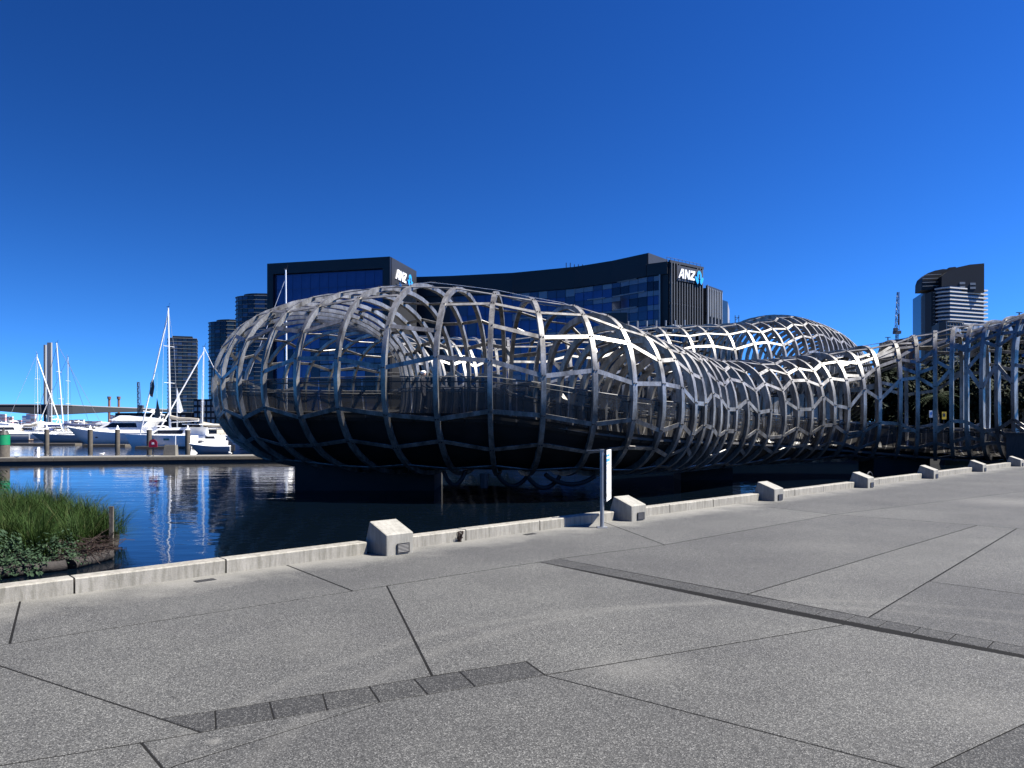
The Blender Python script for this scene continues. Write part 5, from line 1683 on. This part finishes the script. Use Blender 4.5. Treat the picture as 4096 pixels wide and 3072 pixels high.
facade(rbk, k1, k2, 14, 36, 7, 16, lambda i, j: rb.choice(('gl_dark', 'gl_navy', 'gl_dark')), .4, 1.2)
for i in range(8):
    m_ = MB(); m_.bar(k1 + v3(0, -.6) + UPV * (14 + 22 * i / 7), k2 + v3(0, -.6) + UPV * (14 + 22 * i / 7), 1.2, .4, UPV); m_.build('balcony_band', M['slabgrey'], rbk, world=True)

# --- construction crane
cn_ = thing('construction_crane', 'slim blue-grey construction crane with near vertical lattice boom above the brick block', 'crane', tp(3588, 400))
def lattice(m, a, b, w, n, r_=.10):
    a, b = Vector(a), Vector(b)
    for s_ in ((-1, -1), (1, -1), (1, 1), (-1, 1)):
        m.tube([a + Vector((s_[0] * w / 2, s_[1] * w / 2, 0)), b + Vector((s_[0] * w / 4, s_[1] * w / 4, 0))], r_, 4)
    for k in range(n):
        p, q = a.lerp(b, k / n), a.lerp(b, (k + 1) / n)
        ww = w * (1 - .5 * k / n) / 2
        s_ = 1 if k % 2 else -1
        m.bar(p + Vector((-ww * s_, -ww, 0)), q + Vector((ww * s_, -ww, 0)), r_ * 1.5, r_ * 1.5, (0, 1, 0))
        m.bar(p + Vector((-ww, ww * s_, 0)), q + Vector((-ww, -ww * s_, 0)), r_ * 1.5, r_ * 1.5, (1, 0, 0))
m_ = MB(); lattice(m_, (0, 0, 0), (0, 0, 50), 2.0, 22, .14); m_.build('tower', M['darkwire'], cn_)
m_ = MB(); lattice(m_, (0, 0, 52), (.6, 0, 72.5), 1.6, 12, .13); m_.build('boom', M['darkwire'], cn_)
m_ = MB(); m_.box((0, 0, 51), (3.4, 2.4, 1.6)); m_.box((-1.4, -1.0, 52.4), (1.6, 1.6, 1.6)); m_.box((1.0, 0, 58), (.6, .6, 6)); m_.build('cab', M['darkwire'], cn_)

# --- far cable towers of the road bridge, port things
bo = thing('road_bridge', 'far concrete road bridge with twin pale pylons crossing the harbour at the left', 'bridge', at(190, 1668, 1300))
for x0, x1, y0, d, dd in ((188, 204, 1370, 1300, 4), (174, 181.5, 1379, 1322, 4)):
    a, b = at(x0, 1700, d), at(x1, 1700, d)
    m_ = MB(); m_.prism([(a.x, d), (b.x, d), (b.x, d + dd), (a.x, d + dd)], ZW - 1, EYE + (HZ - y0) / F * d); m_.build('pylon', M['bolte'], bo, world=True)
gd = []
prof = [(-700, 1616, 1655, 1250), (-200, 1618, 1640, 1270), (0, 1620, 1645, 1285), (120, 1620, 1655, 1298), (195, 1621, 1660, 1306), (290, 1623, 1655, 1330), (400, 1628, 1650, 1380), (550, 1634, 1647, 1450), (690, 1640, 1649, 1560), (900, 1646, 1653, 1700), (1300, 1652, 1657, 1900)]
m_ = MB()
rg = []
for x, yt, yb, d in prof:
    a, b = at(x, yt, d), at(x, yb, d)
    rg.append([a, b, b + v3(0, 16), a + v3(0, 16)])
m_.loft(rg, close=True); m_.build('girder', M['bolte_shaded'], bo, world=True)
m_ = MB()
rg = []
for x, yt, yb, d in prof:
    a = at(x, yt, d)
    rg.append([a + v3(0, -1) + UPV * .05, a + v3(0, -1) + UPV * 1.6, a + v3(0, 17) + UPV * 1.6, a + v3(0, 17) + UPV * .05])
m_.loft(rg, close=True); m_.build('parapet', M['bolte'], bo, world=True)
for i, (x, lab) in enumerate(((437, 'left rusty port stack with flared top beyond the road bridge'), (475, 'right rusty port stack with flared top beyond the road bridge'))):
    q = at(x, 1700, 1600); st = thing('port_stack', lab, 'stack', (q.x, q.y, 0), 0, 'rusty stacks at the port')
    zt = EYE + (HZ - 1586) / F * 1600
    m_ = MB(); m_.tube([(0, 0, 0), (0, 0, zt - 6)], 2.6, 8, 2.4); m_.build('shaft', M['rust'], st)
    m_ = MB(); m_.tube([(0, 0, zt - 6), (0, 0, zt)], 3.4, 8, 4.2); m_.build('head', M['rust'], st)
q = at(560, 1700, 1400)
pc_ = thing('port_crane', 'thin dark lattice crane boom leaning left over the far bridge', 'crane', (q.x, q.y, 0))
m_ = MB(); lattice(m_, (0, 0, 0), (-3, 0, 82), 6, 16, .5); m_.build('boom', M['darkwire'], pc_)
m_ = MB(); lattice(m_, (2, 0, 0), (2, 0, 34), 7, 8, .5); m_.box((2, 0, 36), (8, 6, 5)); m_.build('tower', M['darkwire'], pc_)
rp_ = random.Random(9)
cl = ['pale pink', 'grey', 'blue', 'white', 'brown']
spots = []
ORD = ['first', 'second', 'third', 'fourth', 'fifth', 'sixth', 'seventh', 'eighth', 'ninth', 'tenth', 'eleventh', 'twelfth', 'thirteenth', 'fourteenth', 'fifteenth', 'sixteenth', 'seventeenth', 'eighteenth', 'nineteenth', 'twentieth', 'twenty first', 'twenty second', 'twenty third']
CLAB = ['shipping container stack on the far shore, %s counting from the left' % o for o in ORD]
for k_ in range(22):
    px = -60 + k_ * 32 + rp_.uniform(-8, 8)
    if 160 < px < 215: continue
    ci = rp_.randrange(5); d = rp_.uniform(1700, 1850); h = rp_.uniform(8, 30) if px < 170 or 420 < px < 560 else rp_.uniform(4, 14)
    q = at(px, 1700, d); w = rp_.uniform(14, 22)
    ncs_ = len(spots) + 1; spots.append(px)
    st = thing('container_stack', CLAB[len(spots) - 1], 'containers', (q.x, q.y, 1.0), 0, 'container stacks on the far shore')
    z = 0
    while z < h:
        for j in range(2):
            m_ = MB(); m_.box(((j - .5) * w / 2, 0, z + 1.25), (w / 2 - .3, 6, 2.45)); m_.build('container', CONT[rp_.randrange(5)], st)
        z += 2.6

# ------------------------------------------------------------------ right bank: park, rocks, trees
mb = MB(); mb.prism([(35.5, 62), (42, 55), (70, 46), (140, 55), (140, 130), (60, 132), (38, 110)], -2.6, -.1)
mb.build('park_bank', M['grass'], kind='structure')
rk = random.Random(13)
for i in range(16):
    t = i / 15
    x = 36.0 + 26 * t; y = 60.4 - 12.5 * t + rk.uniform(-.6, .6)
    m_ = MB(); m_.ball((0, 0, 0), rk.uniform(.5, .85), 7, 5, (1.3, 1, .75))
    m_.v = [(v[0] + rk.uniform(-.12, .12), v[1] + rk.uniform(-.12, .12), v[2] + rk.uniform(-.1, .1)) for v in m_.v]
    o = m_.build('bank_rock', M['rock']); o.location = (x, y, -.1); o.rotation_euler = (0, 0, rk.uniform(0, 3))
    tag(o, 'rough pale boulder along the park bank, %s in the row from the left' % ORD[i], 'rock', 'boulders along the park bank')
def tree(x, y, h, w, n, label, mat='leaf', leaf=.26, seed=0, clumps=15, base=.28, cat='tree'):
    rt = random.Random(seed)
    r_ = thing('broadleaf_tree', label, cat, (x, y, -.1), 0, 'park trees behind the bridge')
    m_ = MB()
    lean = Vector((rt.uniform(-.4, .4), rt.uniform(-.4, .4), 0))
    top = Vector((0, 0, h * .55)) + lean
    m_.tube([(0, 0, 0), lean * .4 + Vector((0, 0, h * .3)), top], .045 * h, 8, .018 * h); m_.smooth = True
    tr = m_.build('trunk', M['bark'], r_)
    cs_ = []
    for i in range(clumps):
        q = rt.uniform(0, 6.28); u = rt.uniform(base, 1.0)
        prof_ = math.sin(math.pi * min(1, (u - base * .8) / (1.12 - base))) ** .6
        rad = w / 2 * prof_ * math.sqrt(rt.uniform(.05, 1))
        cs_.append((Vector((math.cos(q) * rad, math.sin(q) * rad, h * u * .92)) + lean, rt.uniform(.16, .27) * w))
    m_ = MB()
    for c, cr__ in cs_:
        m_.tube([top * rt.uniform(.5, 1), top.lerp(c, .5) + Vector((0, 0, .1)), c], .012 * h, 5, .003 * h)
    m_.build('limbs', M['bark'], r_)
    m_ = MB()
    per = n // clumps
    for c, cr__ in cs_:
        for k in range(per):
            d = Vector((rt.gauss(0, 1), rt.gauss(0, 1), rt.gauss(0, .75)))
            d = d.normalized() * cr__ * (rt.random() ** .45)
            leafquad(m_, c + d, d + Vector((0, 0, .6)) + Vector((rt.uniform(-1, 1), rt.uniform(-1, 1), rt.uniform(-1, 1))) * .5, leaf * rt.uniform(.6, 1.35), rt)
    m_.build('crown', M[mat], r_)
TR = [(3530, 76, 8.4, 5, 'dark round tree behind the hump of the bridge, leftmost of the park trees'),
      (3585, 68, 6.6, 5.5, 'low dark tree below the maroon brick block'),
      (3625, 76, 8.4, 7, 'dark tree below the crane, behind the open hoops'),
      (3700, 68, 6.6, 6, 'bushy dark tree left of the palm behind the open hoops'),
      (3800, 74, 8.6, 7.5, 'dark tree right of the palm, in front of the banded tower'),
      (3890, 66, 8.4, 7, 'dark tree in front of the lower floors of the banded tower'),
      (3985, 72, 10.6, 8, 'tall dark tree left of the slab block'),
      (4085, 64, 9.8, 8, 'tall dark tree at the right edge of the photo'),
      (4200, 66, 10.5, 9, 'tall dark tree just outside the right edge of the photo')]
for i, (px, d, h, w, lab) in enumerate(TR):
    tree((px - 2048) / F * d, d, h, w, 3000, lab, seed=i + 40)
# undergrowth hedge
for i, px in enumerate((3490, 3580, 3660, 3760, 3850, 3940, 4040, 4140)):
    d = 63 if px > 3600 else 66
    leaf_mound(((px - 2048) / F * d, d + 2, -.1), 1.9, 1.2, 2.6, 900, .2, 'leaf', 'bank_shrub', 'dense dark shrub %s' % (
        'at the left end of the park bank', 'under the low tree by the brick block', 'under the crane tree', 'at the foot of the palm', 'behind the yellow notice', 'under the banded tower trees', 'under the tall tree by the slab block', 'at the right edge of the park bank')[i], 'shrub', 4)
# palm
px, d = 3742, 64
pm = thing('palm_tree', 'palm with arching fronds seen between the open hoops at the right', 'palm', ((px - 2048) / F * d, d, -.1))
m_ = MB(); m_.tube([(0, 0, 0), (.1, 0, 2.2), (.05, 0, 4.2)], .3, 8, .2); m_.smooth = True; m_.build('trunk', M['bark'], pm)
rt = random.Random(77)
for i in range(16):
    az = i * 2.399; up = rt.uniform(-.1, 1.0)
    dd = Vector((math.cos(az), math.sin(az), 0)); L_ = rt.uniform(1.7, 2.3)
    pts = [Vector((.05, 0, 4.2)) + dd * (L_ * t) + Vector((0, 0, L_ * (up * t - (.55 + .3 * up) * t * t))) for t in [k / 8 for k in range(9)]]
    m_ = MB(); m_.tube(pts, .03, 4, .008)
    sd_ = Vector((-dd.y, dd.x, 0))
    for k in range(1, 9):
        for s_ in (-1, 1):
            for e in (0, .5):
                p = pts[k - 1].lerp(pts[k], .5 + e); l = .55 * math.sin(math.pi * min(.95, .15 + k / 9.5))
                tip = p + sd_ * (s_ * l) + dd * .25 + Vector((0, 0, -.18))
                m_.add([p, p + dd * .07, tip], [(0, 1, 2)])
    m_.build('frond', M['palm'], pm)
for px, d, w, h, y, mk, lab in ((3775, 62, .36, .62, 1662, 'yellow', 'small yellow notice board on the park bank behind the hoops'), (3722, 63, .28, .6, 1656, 'whitepaint', 'small white notice board on the park bank, left of the yellow one')):
    q = at(px, y, d)
    r_ = thing('notice_board', lab, 'sign', (q.x, q.y, -.1))
    m_ = MB(); m_.tube([(0, 0, 0), (0, 0, q.z - .2)], .04, 6); m_.build('post', M['darkmetal'], r_)
    m_ = MB(); m_.box((0, -.05, q.z + .1), (w, .04, h)); b_ = m_.build('board', M[mk], r_)
    m_ = MB(); m_.box((0, -.0725, q.z + .15), (w * .55, .004, h * .4)); m_.build('panel_mark', M['ink' if mk == 'yellow' else 'blue'], b_)

# ------------------------------------------------------------------ rider behind the panels
def person(p, rz, label):
    r_ = thing('person', label, 'person', p, rz)
    me = bpy.data.meshes.new('body')
    V = [(0, 0, .95), (0, 0, 1.22), (0, 0, 1.42), (0, .0, 1.53), (.0, -.02, 1.62),
         (.19, 0, 1.40), (.25, -.08, 1.14), (.22, -.28, 1.02), (-.19, 0, 1.40), (-.25, -.08, 1.14), (-.22, -.28, 1.02),
         (.10, 0, .88), (.11, -.06, .48), (.11, .08, .08), (.11, -.08, .03), (-.10, 0, .88), (-.11, -.16, .50), (-.11, -.12, .08), (-.11, -.26, .03)]
    E_ = [(0, 1), (1, 2), (2, 3), (3, 4), (2, 5), (5, 6), (6, 7), (2, 8), (8, 9), (9, 10), (0, 11), (11, 12), (12, 13), (13, 14), (0, 15), (15, 16), (16, 17), (17, 18)]
    me.from_pydata(V, E_, []); me.materials.append(M['shirt'])
    o = bpy.data.objects.new('body', me); link(o, r_)
    sk = o.modifiers.new('skin', 'SKIN')
    rad = [.15, .14, .15, .06, .07, .07, .045, .035, .07, .045, .035, .09, .06, .045, .04, .09, .06, .045, .04]
    for v, q in zip(me.skin_vertices[0].data, rad): v.radius = (q, q * .8)
    me.skin_vertices[0].data[0].use_root = True
    ss = o.modifiers.new('smooth', 'SUBSURF'); ss.levels = 1; ss.render_levels = 1
    m_ = MB(); m_.ball((0, -.03, 1.66), .105, 10, 8, (.85, 1, 1.2)); m_.ball((0, -.135, 1.65), .02, 5, 4); m_.smooth = True; h_ = m_.build('head', M['skin'], r_)
    m_ = MB(); m_.ball((0, -.01, 1.73), .125, 10, 7, (.9, 1.15, .75)); m_.smooth = True; m_.build('helmet', M['whitepaint'], r_)
person((-4.15, 35.0, 2.32), 1.2, 'cyclist in white helmet and dark clothes behind the side panels of the bridge')
